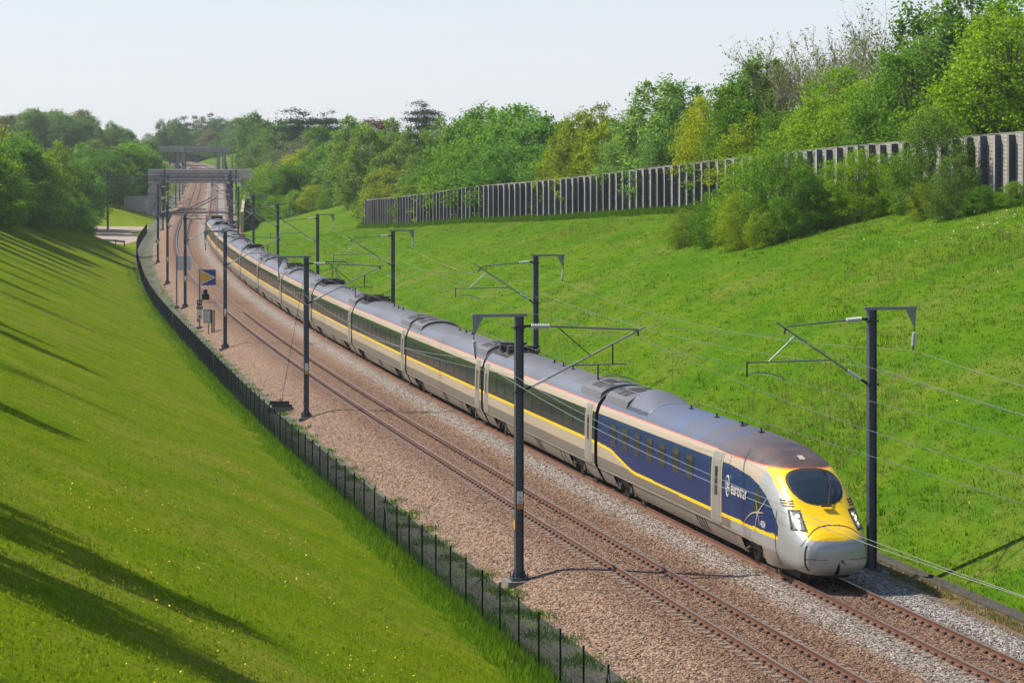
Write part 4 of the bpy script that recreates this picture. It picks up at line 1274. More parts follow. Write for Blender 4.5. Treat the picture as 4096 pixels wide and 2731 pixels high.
# second overbridge, slender slab on piers
B2 = 985
b2 = empty('far_overbridge', (0, 0, 0)); tag(b2, 'slender pale concrete overbridge on piers in the haze', 'bridge')
piece('deck', 'concrete', [(B2, B2 + 8, -60, 60, 6.3, 7.1)], b2)
piece('parapet', 'concrete', [(B2 - .3, B2, -60, 60, 6.2, 8.3)], b2)
piece('coping', 'coping', [(B2 - .4, B2 + .3, -60, 8, 8.3, 8.5)], b2)
for nn_ in (-9.5, -7.5, 6.0, 8.0): piece('pier', 'concrete', [(B2 + 2, B2 + 4, nn_ - .6, nn_ + .6, -1.5, 6.3)], b2)
# lattice portals across the tracks
def portal(y, n0, n1, z, label):
    o = empty('lattice_portal', P3(y, n0, -.8)); tag(o, label, 'gantry', 'portals over the tracks'); O = o.location
    for n_ in (n0, n1):
        mb = MB(); mb.box(P3(y, n_, z / 2 + .4) - O, (.34, .34, z + 2.6)); mb.build('leg', M['mast'], o)
    for (dy_, dz_) in ((-.3, 0), (-.3, .75)):
        mb = MB(); mb.beam(P3(y + dy_, n0 - 1, z + dz_) - O, P3(y + dy_, n1 + .6, z + dz_) - O, .14, .14); mb.build('chord', M['mast'], o)
    n_ = n0
    mb = MB()
    while n_ < n1 - .1:
        mb.beam(P3(y - .3, n_, z) - O, P3(y - .3, n_ + .75, z + .75) - O, .05, .05); mb.beam(P3(y - .3, n_ + .75, z + .75) - O, P3(y - .3, n_ + 1.5, z) - O, .05, .05); n_ += 1.5
    mb.build('lattice', M['mast'], o)
    for n_ in (-2.5, 2.5):
        mb = MB(); mb.beam(P3(y - .3, n_, z) - O, P3(y - .3, n_, z - 1.9) - O, .08, .08); mb.build('drop_post', M['mast'], o)
portal(465, -16.2, 5.9, 8.0, 'dark lattice portal reaching from the gravel yard over both tracks')
portal(533, -7.4, 7.4, 7.4, 'dark portal directly in front of the overbridge')
portal(880, -7.5, 8.5, 8.2, 'dim portal in front of the far slender bridge')
xm = empty('yard_mast', P3(462, -22, -.9)); tag(xm, 'tall dark mast standing alone on the gravel yard', 'mast')
mb = MB(); mb.box((0, 0, 5.2), (.34, .34, 10.4)); mb.build('mast_column', M['mast'], xm)
mb = MB(); mb.box((0, 0, .1), (1, 1, .5)); mb.build('plinth', M['concrete_d'], xm)
# crash barrier at the edge of the yard
gb = empty('crash_barrier', P3(392, -16)); tag(gb, 'dark crash barrier curving along the near edge of the gravel yard', 'barrier'); O = gb.location
pts_ = []
for t in np.linspace(0, 1, 13):
    y = 386 + 6 * math.sin(t * math.pi) + 4 * (1 - t); n_ = -27 + 16 * t
    x, w = pt(y, n_); pts_.append(Vector((float(x), float(w), float(ground_z(y, n_)))))
for p in pts_:
    mb = MB(); mb.box(p - O + Vector((0, 0, .45)), (.14, .14, .95)); mb.build('post', M['dark'], gb)
mb = MB()
for p, q in zip(pts_[:-1], pts_[1:]): mb.beam(p - O + Vector((0, -.1, .75)), q - O + Vector((0, -.1, .75)), .08, .32)
mb.build('rail', M['steel'], gb)
# palisade at the back of the yard
pf = empty('palisade_fence', P3(430, -30)); tag(pf, 'dark palisade fence at the back of the gravel yard under the trees', 'fence'); O = pf.location
for k in range(60):
    y = 398 + k * .75; x, w = pt(y, -29.5); p = Vector((float(x), float(w), float(ground_z(y, -29.5)))) - O
    mb = MB(); mb.box(p + Vector((0, 0, 1.15)), (.09, .05, 2.4)); mb.build('pale', M['fence'], pf)
for h in (.4, 1.9):
    mb = MB(); a_ = pt(398, -29.4); b_ = pt(442.5, -29.4)
    mb.beam(Vector((float(a_[0]), float(a_[1]), float(ground_z(398, -29.4)) + h)) - O, Vector((float(b_[0]), float(b_[1]), float(ground_z(442, -29.4)) + h)) - O, .05, .05); mb.build('rail', M['fence'], pf)
# ------------------------------------------------------------------ vegetation
def np_mesh(name, V, F, mat):
    """fast mesh from arrays; F is (n,3) or (n,4)"""
    me = bpy.data.meshes.new(name); k = F.shape[1]
    me.vertices.add(len(V)); me.vertices.foreach_set('co', np.asarray(V, np.float32).ravel())
    me.loops.add(F.size); me.loops.foreach_set('vertex_index', np.asarray(F, np.int32).ravel())
    me.polygons.add(len(F)); me.polygons.foreach_set('loop_start', np.arange(0, F.size, k, dtype=np.int32))
    me.polygons.foreach_set('loop_total', np.full(len(F), k, dtype=np.int32))
    me.materials.append(mat); me.update(calc_edges=True); me.validate()
    return me

def leaf_material(name, col, vary=.45, trans=.38, hue2=None):
    m, nt, b, ns, lk = nodes(name)
    g = N(nt, "ShaderNodeNewGeometry"); oi = N(nt, "ShaderNodeObjectInfo")
    lo = tuple(c * (1 - vary) for c in col); hi = tuple(min(c * (1 + vary), 1) for c in (hue2 or col))
    r = ramp(nt, g.outputs['Random Per Island'], [(0, lo), (1, hi)]).outputs[0]
    tw = ramp(nt, oi.outputs['Random'], [(0, (.78, .86, .72)), (.5, (1, 1, 1)), (1, (1.15, 1.05, .85))]).outputs[0]
    c = mixc(nt, 1.0, r, tw, 'MULTIPLY')
    lk.new(c, b.inputs['Base Color']); b.inputs['Roughness'].default_value = .8; b.inputs['Specular IOR Level'].default_value = .06
    tl_ = N(nt, "ShaderNodeBsdfTranslucent"); 
    tc = mixc(nt, 1.0, c, (1.0, 1.15, .55), 'MULTIPLY'); lk.new(tc, tl_.inputs['Color'])
    ms = N(nt, "ShaderNodeMixShader"); ms.inputs[0].default_value = trans
    lk.new(b.outputs[0], ms.inputs[1]); lk.new(tl_.outputs[0], ms.inputs[2])
    lk.new(ms.outputs[0], nt.nodes['Material Output'].inputs['Surface'])
    return m
LEAF = {
 'bright': leaf_material('leaf_bright', (0.210, 0.418, 0.024), .5, .42, (.24, .36, .026)),
 'mid': leaf_material('leaf_mid', (0.156, 0.294, 0.032), .5),
 'green': leaf_material('leaf_green', (0.156, 0.311, 0.051), .45),
 'grey': leaf_material('leaf_greyish', (0.156, 0.275, 0.060), .45),
 'silver': leaf_material('leaf_silver', (0.210, 0.355, 0.094), .5),
 'yellow': leaf_material('leaf_yellow', (0.339, 0.399, 0.024), .45, .42),
 'olive': leaf_material('leaf_olive', (0.253, 0.318, 0.034), .5),
 'birchg': leaf_material('leaf_birch', (0.220, 0.328, 0.055), .45),
 'dusk': leaf_material('leaf_dusk', (0.152, 0.244, 0.049), .5),
 'copper': leaf_material('leaf_copper', (0.201, 0.071, 0.060), .4, .25),
 'pine': leaf_material('needle_dark', (0.040, 0.080, 0.036), .4, .1),
 'far': leaf_material('leaf_far', (0.138, 0.249, 0.055), .45),
 'plumgreen': leaf_material('leaf_plumgreen', (0.201, 0.204, 0.067), .4),
 'twig': leaf_material('leaf_budding', (0.226, 0.306, 0.055), .5),
 'plum': leaf_material('leaf_plum', (0.220, 0.168, 0.083), .4, .2),
}
LW = {'bright': 'bright green', 'mid': 'mid green', 'green': 'deep green', 'grey': 'grey green', 'silver': 'silvery green', 'yellow': 'yellow green', 'olive': 'olive', 'birchg': 'pale green',
      'dusk': 'dull green', 'copper': 'copper purple', 'pine': 'blackish green', 'far': 'hazy green', 'plumgreen': 'brownish green', 'twig': 'half bare budding', 'plum': 'plum brown leafless', 'gorse': 'orange yellow flowering gorse'}
def bark_material(name, a, b_):
    m, nt, b, ns, lk = nodes(name)
    tc = N(nt, "ShaderNodeTexCoord"); nz = N(nt, "ShaderNodeTexNoise"); nz.inputs['Scale'].default_value = 5; nz.inputs['Detail'].default_value = 6
    lk.new(tc.outputs['Object'], nz.inputs['Vector']); lk.new(ramp(nt, nz.outputs['Fac'], [(.35, a), (.65, b_)]).outputs[0], b.inputs['Base Color'])
    b.inputs['Roughness'].default_value = .9
    return m
M['bark'] = bark_material('bark', (.10, .075, .055), (.24, .19, .14))
M['birchbark'] = bark_material('birch_bark', (.18, .16, .14), (.62, .60, .56))
M['twigbark'] = bark_material('twig_bark', (.19, .155, .125), (.40, .34, .27))

def leaves(rng, P, size, out=None, upb=.5, outb=.5):
    n = len(P)
    nr = rng.normal(size=(n, 3)); nr /= np.linalg.norm(nr, axis=1, keepdims=True)
    nr[:, 2] += upb
    if out is not None: nr += outb * out
    nr /= np.linalg.norm(nr, axis=1, keepdims=True)
    t = rng.normal(size=(n, 3)); a = np.cross(nr, t); a /= np.maximum(np.linalg.norm(a, axis=1, keepdims=True), 1e-6); b = np.cross(nr, a)
    s = size * rng.uniform(.55, 1.35, (n, 1))
    V = np.stack([P + a * s * .55, P + b * s * .34, P - a * s * .55, P - b * s * .34], 1).reshape(-1, 3)
    return V, np.arange(n * 4).reshape(-1, 4)

def envelope(kind, t):
    if kind == 'broad': q = np.clip((t - .10) / .90, 0, 1); return 3.7 * np.sin(np.pi * q ** .72) ** .55
    if kind == 'upright': q = np.clip((t - .06) / .94, 0, 1); return 2.9 * np.sin(np.pi * q ** .62) ** .7
    if kind == 'birch': q = np.clip((t - .12) / .88, 0, 1); return 2.15 * np.sin(np.pi * q ** .66) ** .7
    if kind == 'bush': return 4.9 * np.sqrt(np.clip(1 - t ** 2.4, 0, 1)) * (.78 + .22 * np.clip(t * 4, 0, 1))
    if kind == 'cone': return 2.3 * np.clip(1 - t, 0, 1) ** .9 * (t > .08)
    return 3 * np.ones_like(t)

def make_tree(kind, seed, ncl, nleaf, size):
    rng = np.random.default_rng(seed); rnd_ = random.Random(seed)
    tb = MB()
    if kind == 'bare': return make_bare(rng, rnd_, nleaf, size)
    if kind == 'pine':
        C = []
        for k in range(ncl):
            t = rng.uniform(.52, .97); layer = round(t * 9) / 9 + rng.uniform(-.03, .03); rr = 3.1 * np.sin(np.pi * np.clip((layer - .42) / .66, 0, 1)) ** .6 * rng.uniform(.1, 1); az = rng.uniform(0, 2 * np.pi)
            C.append((rr * np.cos(az), rr * np.sin(az), layer * 10 - .06 * rr))
        C = np.array(C); rc = rng.uniform(.6, 1.0, ncl); flat = .38
    else:
        tt = np.linspace(.0, .985, 400); w = envelope(kind, tt) ** 1.3 + .05; cdf = np.cumsum(w) / w.sum()
        t = np.interp(rng.uniform(size=ncl), cdf, tt); az = rng.uniform(0, 2 * np.pi, ncl)
        lobes = 1 + .22 * np.sin(az * 3 + seed) * np.sin(t * 7 + seed * 2) + .14 * np.sin(az * 5 + t * 9 + seed)
        rr = envelope(kind, t) * lobes * np.clip(rng.uniform(.25, 1.05, ncl) ** .55, 0, 1.04)
        C = np.stack([rr * np.cos(az), rr * np.sin(az), t * 10], 1)
        if kind == 'upright': C[:, 2] += (rng.uniform(size=ncl) ** 3) * 1.0
        if kind == 'bush': C[:, 2] = np.maximum(C[:, 2], .5)
        rc = rng.uniform(.42, .95, ncl) * {'broad': 1.0, 'upright': .8, 'birch': .72, 'bush': 1.05, 'cone': .55}[kind]; flat = .62
    lab = rng.integers(0, ncl, nleaf)
    off = rng.normal(size=(nleaf, 3)) * .62
    off[:, 2] *= flat
    if kind == 'birch': off[:, 2] = off[:, 2] * .8 - np.abs(rng.normal(size=nleaf)) * .9; off[:, :2] *= .8
    if kind == 'upright': off[:, 2] *= 1.5; off[:, :2] *= .75
    P = C[lab] + off * rc[lab][:, None]
    P[:, 2] = np.maximum(P[:, 2], .08)
    ctr = np.array([0, 0, 4.5]); out = P - ctr; out /= np.maximum(np.linalg.norm(out, axis=1, keepdims=True), 1e-6)
    V, F = leaves(rng, P, size, out, .45, .55)
    H = {'broad': 8.4, 'upright': 9, 'birch': 9.4, 'bush': 6, 'cone': 9.6, 'pine': 9}[kind]
    r0 = {'broad': .26, 'upright': .22, 'birch': .15, 'bush': .12, 'cone': .2, 'pine': .24}[kind]
    pts = [(0, 0, 0)]; x = y = 0
    for k in range(1, 9):
        x += rnd_.uniform(-.14, .14); y += rnd_.uniform(-.14, .14); pts.append((x, y, H * k / 8))
    rs = [r0 * (1.25 if k == 0 else 1) * (1 - k / 8.6) for k in range(9)]
    tb.tube(pts, rs, 7)
    step = max(1, ncl // 42)
    for c in C[::step]:
        h0 = max(.6, min(H * .92, c[2] * rnd_.uniform(.45, .75))); k = h0 / H * 8; i = int(k); b0 = Vector(pts[i]).lerp(Vector(pts[min(i + 1, 8)]), k - i)
        mid = (b0 + Vector(c)) / 2 + Vector((0, 0, .35)); tb.tube([b0, mid, Vector(c)], [r0 * .34, r0 * .2, r0 * .07], 5)
    return tb, V, F

def make_bare(rng, rnd_, nleaf, size):
    tb = MB(); tips = []
    def grow(p, d, L, r, lev):
        pts = [p]; q = Vector(p); dd = Vector(d)
        n = 4
        for k in range(n):
            dd = (dd + Vector((rnd_.gauss(0, .13), rnd_.gauss(0, .13), rnd_.gauss(.05, .08)))).normalized(); q = q + dd * (L / n); pts.append(q.copy())
        tb.tube(pts, [r * (1 - .5 * k / n) for k in range(n + 1)], 5 if lev < 2 else 3, cap=False)
        if lev >= 4: tips.extend(pts[1:]); return
        nb_ = (4, 4, 4, 3)[lev]
        for k in range(nb_):
            i = rnd_.choice((2, 3, 4)) if k else 4
            ax = Vector((rnd_.gauss(0, 1), rnd_.gauss(0, 1), rnd_.gauss(.2, .5))).normalized()
            nd = (dd * (1.0 if lev else .9) + ax * (.62 if lev < 3 else .8)).normalized()
            grow(pts[i], nd, L * rnd_.uniform(.58, .80), r * .52, lev + 1)
    for k in range(2):
        grow(Vector((rnd_.uniform(-.3, .3), rnd_.uniform(-.3, .3), 0)), Vector((rnd_.gauss(0, .12), rnd_.gauss(0, .12), 1)).normalized(), 3.2, .115, 0)
    zmax = max(v[2] for v in tb.v); s = 10 / zmax
    tb.v = [(v[0] * s, v[1] * s, v[2] * s) for v in tb.v]
    T_ = np.array([[t.x, t.y, t.z] for t in tips]) * s
    P = T_[rng.integers(0, len(T_), nleaf)] + rng.normal(size=(nleaf, 3)) * .07
    V, F = leaves(rng, P, size, None, .3, 0)
    return tb, V, F

VAR = {}
def variant(kind, seed, ncl, nleaf, size):
    base = kind.rstrip('H')
    tb, V, F = make_tree(base, seed, ncl, nleaf, size)
    cm = np_mesh('crown', V, F, LEAF['mid'])
    tm = bpy.data.meshes.new('trunk'); tm.from_pydata(tb.v, [], tb.f)
    tm.materials.append(M['birchbark'] if base == 'birch' else M['twigbark'] if base == 'bare' else M['bark'])
    tm.polygons.foreach_set('use_smooth', np.ones(len(tm.polygons), dtype=bool)); tm.update()
    VAR.setdefault(kind, []).append((tm, cm))
for sd in range(4): variant('broad', 11 + sd, 190, 18000, .25)
for sd in range(3): variant('upright', 31 + sd, 150, 16000, .21)
for sd in range(4): variant('birch', 51 + sd, 140, 16000, .18)
for sd in range(3): variant('bush', 71 + sd, 170, 14000, .24)
for sd in range(3): variant('bare', 91 + sd, 0, 1500, .12)
for sd in range(2): variant('pine', 111 + sd, 90, 8000, .2)
for sd in range(2): variant('cone', 121 + sd, 110, 6000, .2)
for sd in range(3): variant('broadH', 131 + sd, 230, 24000, .17)
for sd in range(4): variant('bushH', 151 + sd, 240, 22000, .20)

KN = {'broad': ('broadleaf_tree', 'broadleaf tree'), 'upright': ('upright_tree', 'upright tree'), 'birch': ('birch_tree', 'birch'), 'bush': ('bush', 'bush'), 'bare': ('bare_tree', 'tree'),
      'pine': ('pine_tree', 'pine'), 'cone': ('conifer_tree', 'pointed conifer')}
def zone(x, y):
    yp, n = project(x, y)
    if n < 0:
        if yp < 402: return 'in the wood above the left grass bank'
        if yp < 640: return 'between gravel yard and overbridge'
        return 'on the wooded hill left of the far bridge'
    if yp > 600: return 'on the wooded hill right of the far bridge'
    if yp > WALL_END - 15: return 'in the wood beyond the end of the plank wall'
    if y < 236: return 'behind the near part of the plank wall'
    return 'behind the far part of the plank wall'
trnd = random.Random(99)
def plant(t, label=None, group=None):
    x, y, z, h, w, kind, mat = t
    base = kind.rstrip('H')
    nm, word = KN[base]
    tm, cm = trnd.choice(VAR[kind])
    root = empty(nm, (x, y, z), trnd.uniform(0, 6.28))
    s = h / 10.0
    if base == 'bush': root.scale = (s * w, s * w, s)
    else:
        sw = s * w if base in ('pine', 'cone') else min(s * w, 1.6); root.scale = (sw, sw, s)
    a = link_mesh('trunk', tm, root); c = link_mesh('crown', cm, root)
    c.material_slots[0].link = 'OBJECT'; c.material_slots[0].material = LEAF[mat]
    zn = zone(x, y)
    lb = label or ('%s %s %s' % (LW[mat], word, zn))
    tag(root, lb, 'bush' if base == 'bush' else 'tree', group or lb)
    return root
TREES = [
 (33.8,172.0,11.61,12.4,1.15,'broadH','bright'),
 (32.1,172.0,11.57,9.2,1.0,'broadH','bright'),
 (31.0,176.0,11.49,7.7,1.2,'bushH','bright'),
 (38.0,185.0,11.48,15.1,1.2,'broadH','bright'),
 (37.0,192.0,11.35,16.1,1.2,'birch','mid'),
 (34.9,195.0,11.23,17.2,1.35,'birch','grey'),
 (33.1,198.0,11.11,16.4,1.35,'birch','mid'),
 (31.0,192.0,11.23,12.5,1.35,'birch','grey'),
 (29.2,190.0,11.23,10.9,1.05,'broadH','mid'),
 (31.7,204.0,10.92,16.2,1.2,'birch','mid'),
 (30.0,206.0,10.83,16.2,1.1,'bare','twig'),
 (28.8,200.0,10.97,12.0,1.1,'bare','twig'),
 (29.1,214.0,10.59,14.3,1.0,'bare','twig'),
 (27.4,196.0,11.05,9.4,1.15,'broadH','bright'),
 (25.8,203.0,10.83,10.7,1.0,'broadH','bright'),
 (24.3,200.0,10.87,8.2,1.25,'broadH','bright'),
 (26.1,195.0,11.05,6.9,1.3,'bushH','bright'),
 (28.1,190.0,11.21,6.8,1.3,'bushH','mid'),
 (30.0,186.0,11.31,6.4,1.3,'bushH','mid'),
 (25.0,215.0,10.48,15.0,1.0,'bare','twig'),
 (23.2,214.0,10.47,14.4,1.05,'bare','twig'),
 (22.4,220.0,10.29,14.5,1.0,'bare','twig'),
 (27.8,222.0,10.35,15.6,1.0,'bare','twig'),
 (21.3,218.0,10.33,12.7,0.9,'upright','mid'),
 (20.6,222.0,10.2,12.1,0.9,'broadH','mid'),
 (19.3,224.0,10.12,10.7,0.9,'upright','yellow'),
 (18.0,227.5,10.0,9.8,0.9,'broadH','yellow'),
 (17.0,232.0,9.85,9.6,0.8,'upright','yellow'),
 (23.4,212.0,10.53,7.8,1.1,'bushH','mid'),
 (21.3,216.0,10.38,7.6,1.2,'bushH','yellow'),
 (19.9,223.0,10.16,7.4,1.2,'bushH','mid'),
 (14.2,246.0,9.34,12.7,1.15,'upright','silver'),
 (16.9,250.0,9.26,12.5,1.0,'upright','silver'),
 (12.5,250.5,9.15,10.3,1.0,'broadH','silver'),
 (15.4,241.5,9.51,8.4,1.1,'bushH','silver'),
 (9.2,268.0,8.51,11.1,0.9,'upright','olive'),
 (9.9,266.0,8.59,9.7,0.8,'broad','yellow'),
 (7.5,272.0,8.36,10.9,0.8,'broad','olive'),
 (5.7,276.0,8.24,10.5,0.75,'upright','yellow'),
 (11.1,262.0,8.75,7.4,1.0,'bush','olive'),
 (8.2,268.0,8.49,7.2,1.0,'bush','yellow'),
 (5.5,276.5,8.22,7.0,1.0,'bush','yellow'),
 (1.3,318.0,7.0,14.0,1.25,'broad','green'),
 (3.3,306.0,7.45,12.5,1.15,'broad','green'),
 (-1.2,330.0,6.53,14.2,1.1,'broad','green'),
 (-4.0,345.0,6.0,16.0,0.9,'upright','mid'),
 (-5.7,350.0,5.85,14.9,0.9,'broad','green'),
 (0.4,301.5,7.54,9.1,1.3,'bush','green'),
 (-2.7,313.5,7.07,9.7,1.2,'bush','mid'),
 (3.7,290.0,7.88,7.5,1.2,'bush','green'),
 (-5.7,326.5,6.56,9.4,1.2,'bush','mid'),
 (-8.1,380.0,5.1,15.7,1.1,'birch','birchg'),
 (-11.0,392.0,4.99,16.2,1.2,'birch','birchg'),
 (-14.0,400.0,6.37,13.6,1.1,'birch','birchg'),
 (-16.7,400.0,6.15,14.8,1.2,'birch','birchg'),
 (-19.4,408.0,7.46,14.1,1.2,'birch','birchg'),
 (-22.9,405.0,6.25,14.6,1.3,'birch','birchg'),
 (-26.5,415.0,6.48,15.6,1.3,'birch','birchg'),
 (-23.9,402.0,5.66,12.0,1.3,'birch','birchg'),
 (-20.4,396.0,5.22,10.8,1.2,'birch','birchg'),
 (-14.3,378.0,5.04,10.9,1.2,'birch','birchg'),
 (-11.0,366.0,5.38,10.5,0.9,'broad','mid'),
 (-8.5,350.0,5.8,9.3,1.2,'bush','mid'),
 (-17.6,384.5,4.82,8.9,1.3,'bush','olive'),
 (-12.4,353.5,5.65,7.0,1.2,'bush','mid'),
 (-9.5,338.0,6.09,6.3,1.2,'bush','bright'),
 (-13.4,353.0,5.64,5.7,1.0,'bush','yellow'),
 (-21.0,392.0,4.84,5.8,1.2,'bush','mid'),
 (-19.3,560.0,12.31,14.8,1.0,'pine','pine'),
 (-32.1,600.0,12.81,11.9,1.3,'broad','copper'),
 (-51.6,620.0,8.65,18.0,1.3,'pine','pine'),
 (-46.5,600.0,9.26,14.7,0.8,'pine','pine'),
 (-42.5,590.0,9.97,15.8,0.8,'pine','pine'),
 (-77.0,760.0,8.31,21.5,1.2,'broad','far'),
 (-71.4,740.0,8.82,18.2,1.2,'broad','far'),
 (-62.8,700.0,9.21,17.1,1.0,'broad','mid'),
 (-47.5,560.0,5.35,16.2,1.5,'bare','plum'),
 (-49.8,550.0,4.05,15.2,1.5,'bare','plum'),
 (-43.5,545.0,5.69,13.5,1.4,'bare','plum'),
 (-46.3,480.0,3.46,9.0,1.2,'bush','mid'),
 (-45.8,500.0,4.44,10.4,1.2,'bush','bright'),
 (-41.2,470.0,4.56,9.3,1.2,'broad','mid'),
 (-40.6,490.0,5.58,11.1,1.2,'broad','yellow'),
 (-37.4,480.0,6.1,11.5,1.2,'upright','bright'),
 (-34.3,470.0,6.6,10.0,1.2,'broad','mid'),
 (-31.5,455.0,6.83,7.9,1.2,'bush','silver'),
 (-29.0,445.0,7.13,5.4,1.2,'bare','twig'),
 (-27.0,440.0,7.52,6.3,1.2,'broad','bright'),
 (-38.3,452.0,4.67,4.7,1.2,'bush','bright'),
 (-35.1,450.0,5.55,4.7,1.2,'bush','yellow'),
 (-31.7,440.0,6.11,3.4,1.2,'bush','mid'),
 (-29.3,436.0,6.65,2.0,1.2,'bush','olive'),
 (-41.8,456.0,3.81,4.7,1.2,'bush','bright'),
 (-26.0,430.0,7.37,1.5,1.2,'bush','mid'),
 (-24.0,425.0,7.72,4.4,1.2,'birch','birchg'),
 (-45.8,470.0,3.19,4.2,1.2,'bush','mid'),
 (-50.7,500.0,2.98,6.0,1.2,'bush','mid'),
 (-51.7,520.0,2.91,7.9,1.2,'broad','mid'),
 (-63.9,699.8,8.87,10.8,1.25,'broad','far'),
 (-81.4,817.5,10.41,16.9,1.13,'birch','far'),
 (-77.8,790.1,9.84,9.6,1.35,'broad','mid'),
 (-55.7,670.4,9.8,7.7,1.12,'broad','mid'),
 (-55.6,745.6,13.81,7.6,1.32,'broad','green'),
 (-54.8,684.0,10.76,6.7,1.14,'broad','green'),
 (-66.2,836.2,16.01,3.2,1.41,'birch','far'),
 (-82.9,954.7,18.32,8.0,1.38,'broad','mid'),
 (-78.7,839.6,12.51,11.3,1.22,'bush','far'),
 (-48.7,689.0,12.79,5.0,1.47,'bush','mid'),
 (-85.3,967.5,18.46,12.0,1.38,'bush','green'),
 (-69.7,841.4,15.28,6.1,1.29,'broad','green'),
 (-54.0,670.0,10.29,6.0,1.39,'birch','green'),
 (-56.3,764.5,14.69,1.5,1.34,'bush','mid'),
 (-62.0,722.0,10.59,11.0,1.26,'broad','far'),
 (-50.2,676.6,11.76,5.9,1.43,'bush','mid'),
 (-55.2,741.9,13.72,5.3,1.48,'bush','far'),
 (-68.4,708.2,7.95,15.3,1.29,'broad','far'),
 (-61.1,736.7,11.67,11.8,1.34,'birch','green'),
 (-63.2,691.4,8.63,9.3,1.46,'broad','far'),
 (-72.3,938.6,19.88,1.5,1.26,'birch','far'),
 (-84.3,859.3,12.01,16.4,1.28,'broad','mid'),
 (-83.1,848.2,11.73,16.0,1.48,'broad','far'),
 (-55.3,673.2,10.06,10.3,1.35,'birch','mid'),
 (-60.7,848.8,17.65,2.3,1.5,'broad','far'),
 (-70.3,809.7,13.23,12.4,1.4,'broad','green'),
 (-75.9,878.4,15.62,7.2,1.16,'broad','green'),
 (-55.6,658.9,9.29,8.8,1.31,'broad','green'),
 (-56.0,767.4,14.95,6.0,1.35,'bush','mid'),
 (-69.1,900.2,18.92,5.6,1.4,'broad','far'),
 (-77.4,820.8,11.79,13.2,1.42,'broad','far'),
 (-61.8,713.9,10.21,8.8,1.42,'bush','far'),
 (-60.3,765.3,13.57,1.5,1.14,'broad','mid'),
 (-66.0,761.5,11.65,9.2,1.46,'broad','far'),
 (-24.4,555.8,11.86,8.1,1.33,'broad','mid'),
 (-0.8,526.0,12.04,10.1,1.13,'birch','mid'),
 (10.8,569.9,12.72,9.0,1.32,'birch','far'),
 (-28.8,462.9,7.96,13.2,1.14,'broad','green'),
 (4.0,616.5,13.33,8.2,1.26,'broad','far'),
 (-29.3,442.6,6.94,11.3,1.26,'birch','far'),
 (9.2,518.1,12.03,7.4,1.18,'broad','far'),
 (-23.8,483.3,10.28,9.7,1.23,'broad','green'),
 (-40.0,603.8,11.36,11.3,1.28,'broad','green'),
 (7.5,515.7,11.98,7.2,1.26,'birch','far'),
 (-11.2,443.4,10.87,9.1,1.1,'broad','green'),
 (1.7,471.0,11.35,8.9,1.27,'birch','far'),
 (-24.4,533.3,11.23,9.6,1.12,'broad','green'),
 (-26.8,447.6,7.9,13.2,1.11,'broad','green'),
 (6.1,451.4,11.12,9.3,1.25,'birch','green'),
 (-3.9,521.4,11.96,8.8,1.38,'broad','green'),
 (-4.1,597.8,13.01,7.0,1.37,'broad','green'),
 (-30.6,520.6,9.27,11.9,1.19,'broad','mid'),
 (-5.0,517.1,11.89,10.0,1.37,'broad','far'),
 (-36.3,568.9,9.68,11.2,1.36,'broad','mid'),
 (10.2,479.5,11.53,7.1,1.15,'broad','mid'),
 (-4.9,480.3,11.41,8.1,1.2,'birch','mid'),
 (-29.6,497.3,9.15,10.6,1.27,'broad','mid'),
 (-15.0,443.3,10.83,9.5,1.25,'birch','mid'),
 (-45.2,617.3,10.45,10.5,1.18,'broad','far'),
 (-43.9,580.2,8.87,13.8,1.35,'broad','mid'),
 (22.7,327.8,7.1,10.3,1.2,'broad','olive'),
 (27.2,312.8,7.72,9.0,1.2,'broad','mid'),
 (12.9,322.0,7.1,10.6,1.2,'broad','mid'),
 (11.5,290.7,8.01,9.5,1.2,'broad','green'),
 (8.4,324.2,6.93,11.1,1.2,'broad','mid'),
 (16.1,303.6,7.8,9.0,1.2,'broad','green'),
 (19.0,291.7,8.13,8.3,1.2,'broad','mid'),
 (27.3,300.5,8.09,9.4,1.2,'broad','green'),
 (20.5,311.2,7.63,9.9,1.2,'broad','green'),
 (16.7,297.1,7.96,9.2,1.2,'broad','mid'),
 (-80.2,395.4,1.29,18.6,1.12,'broad','olive'),
 (-75.2,389.4,1.87,14.3,1.14,'birch','bright'),
 (-66.9,320.8,8.41,9.4,1.09,'broad','mid'),
 (-63.0,325.8,6.52,11.0,1.1,'broad','green'),
 (-64.5,364.0,5.29,11.4,0.95,'upright','bright'),
 (-65.4,310.9,8.35,9.0,1.05,'broad','bright'),
 (-69.6,359.2,7.63,8.4,1.24,'broad','green'),
 (-69.5,330.0,8.82,7.9,1.29,'broad','olive'),
 (-68.0,381.3,3.7,10.8,1.2,'birch','green'),
 (-69.7,341.2,8.55,8.3,1.24,'broad','mid'),
 (-76.7,364.8,9.37,8.6,1.21,'broad','olive'),
 (-60.9,296.8,7.25,8.9,1.24,'broad','bright'),
 (-62.5,341.7,5.5,9.3,0.97,'broad','olive'),
 (-70.0,368.1,7.41,10.8,1.21,'upright','mid'),
 (-60.8,288.6,7.69,9.4,1.19,'broad','mid'),
 (-58.3,285.6,6.84,6.9,1.28,'bush','mid'),
 (-59.0,289.5,6.91,4.2,1.15,'bush','green'),
 (-61.1,293.3,7.54,5.2,1.27,'bush','mid'),
 (-59.1,297.7,6.47,4.3,1.22,'bush','green'),
 (-61.6,301.3,7.28,4.4,1.25,'bush','mid'),
 (-60.2,305.6,6.47,4.3,1.11,'bush','green'),
 (-62.0,309.4,7.02,5.5,1.01,'bush','mid'),
 (-62.4,313.4,6.97,6.0,1.12,'bush','mid'),
 (-60.7,317.7,6.01,5.0,1.09,'bush','green'),
 (-60.6,321.8,5.76,6.3,1.25,'bush','mid'),
 (-63.2,325.5,6.64,4.6,1.0,'bush','mid'),
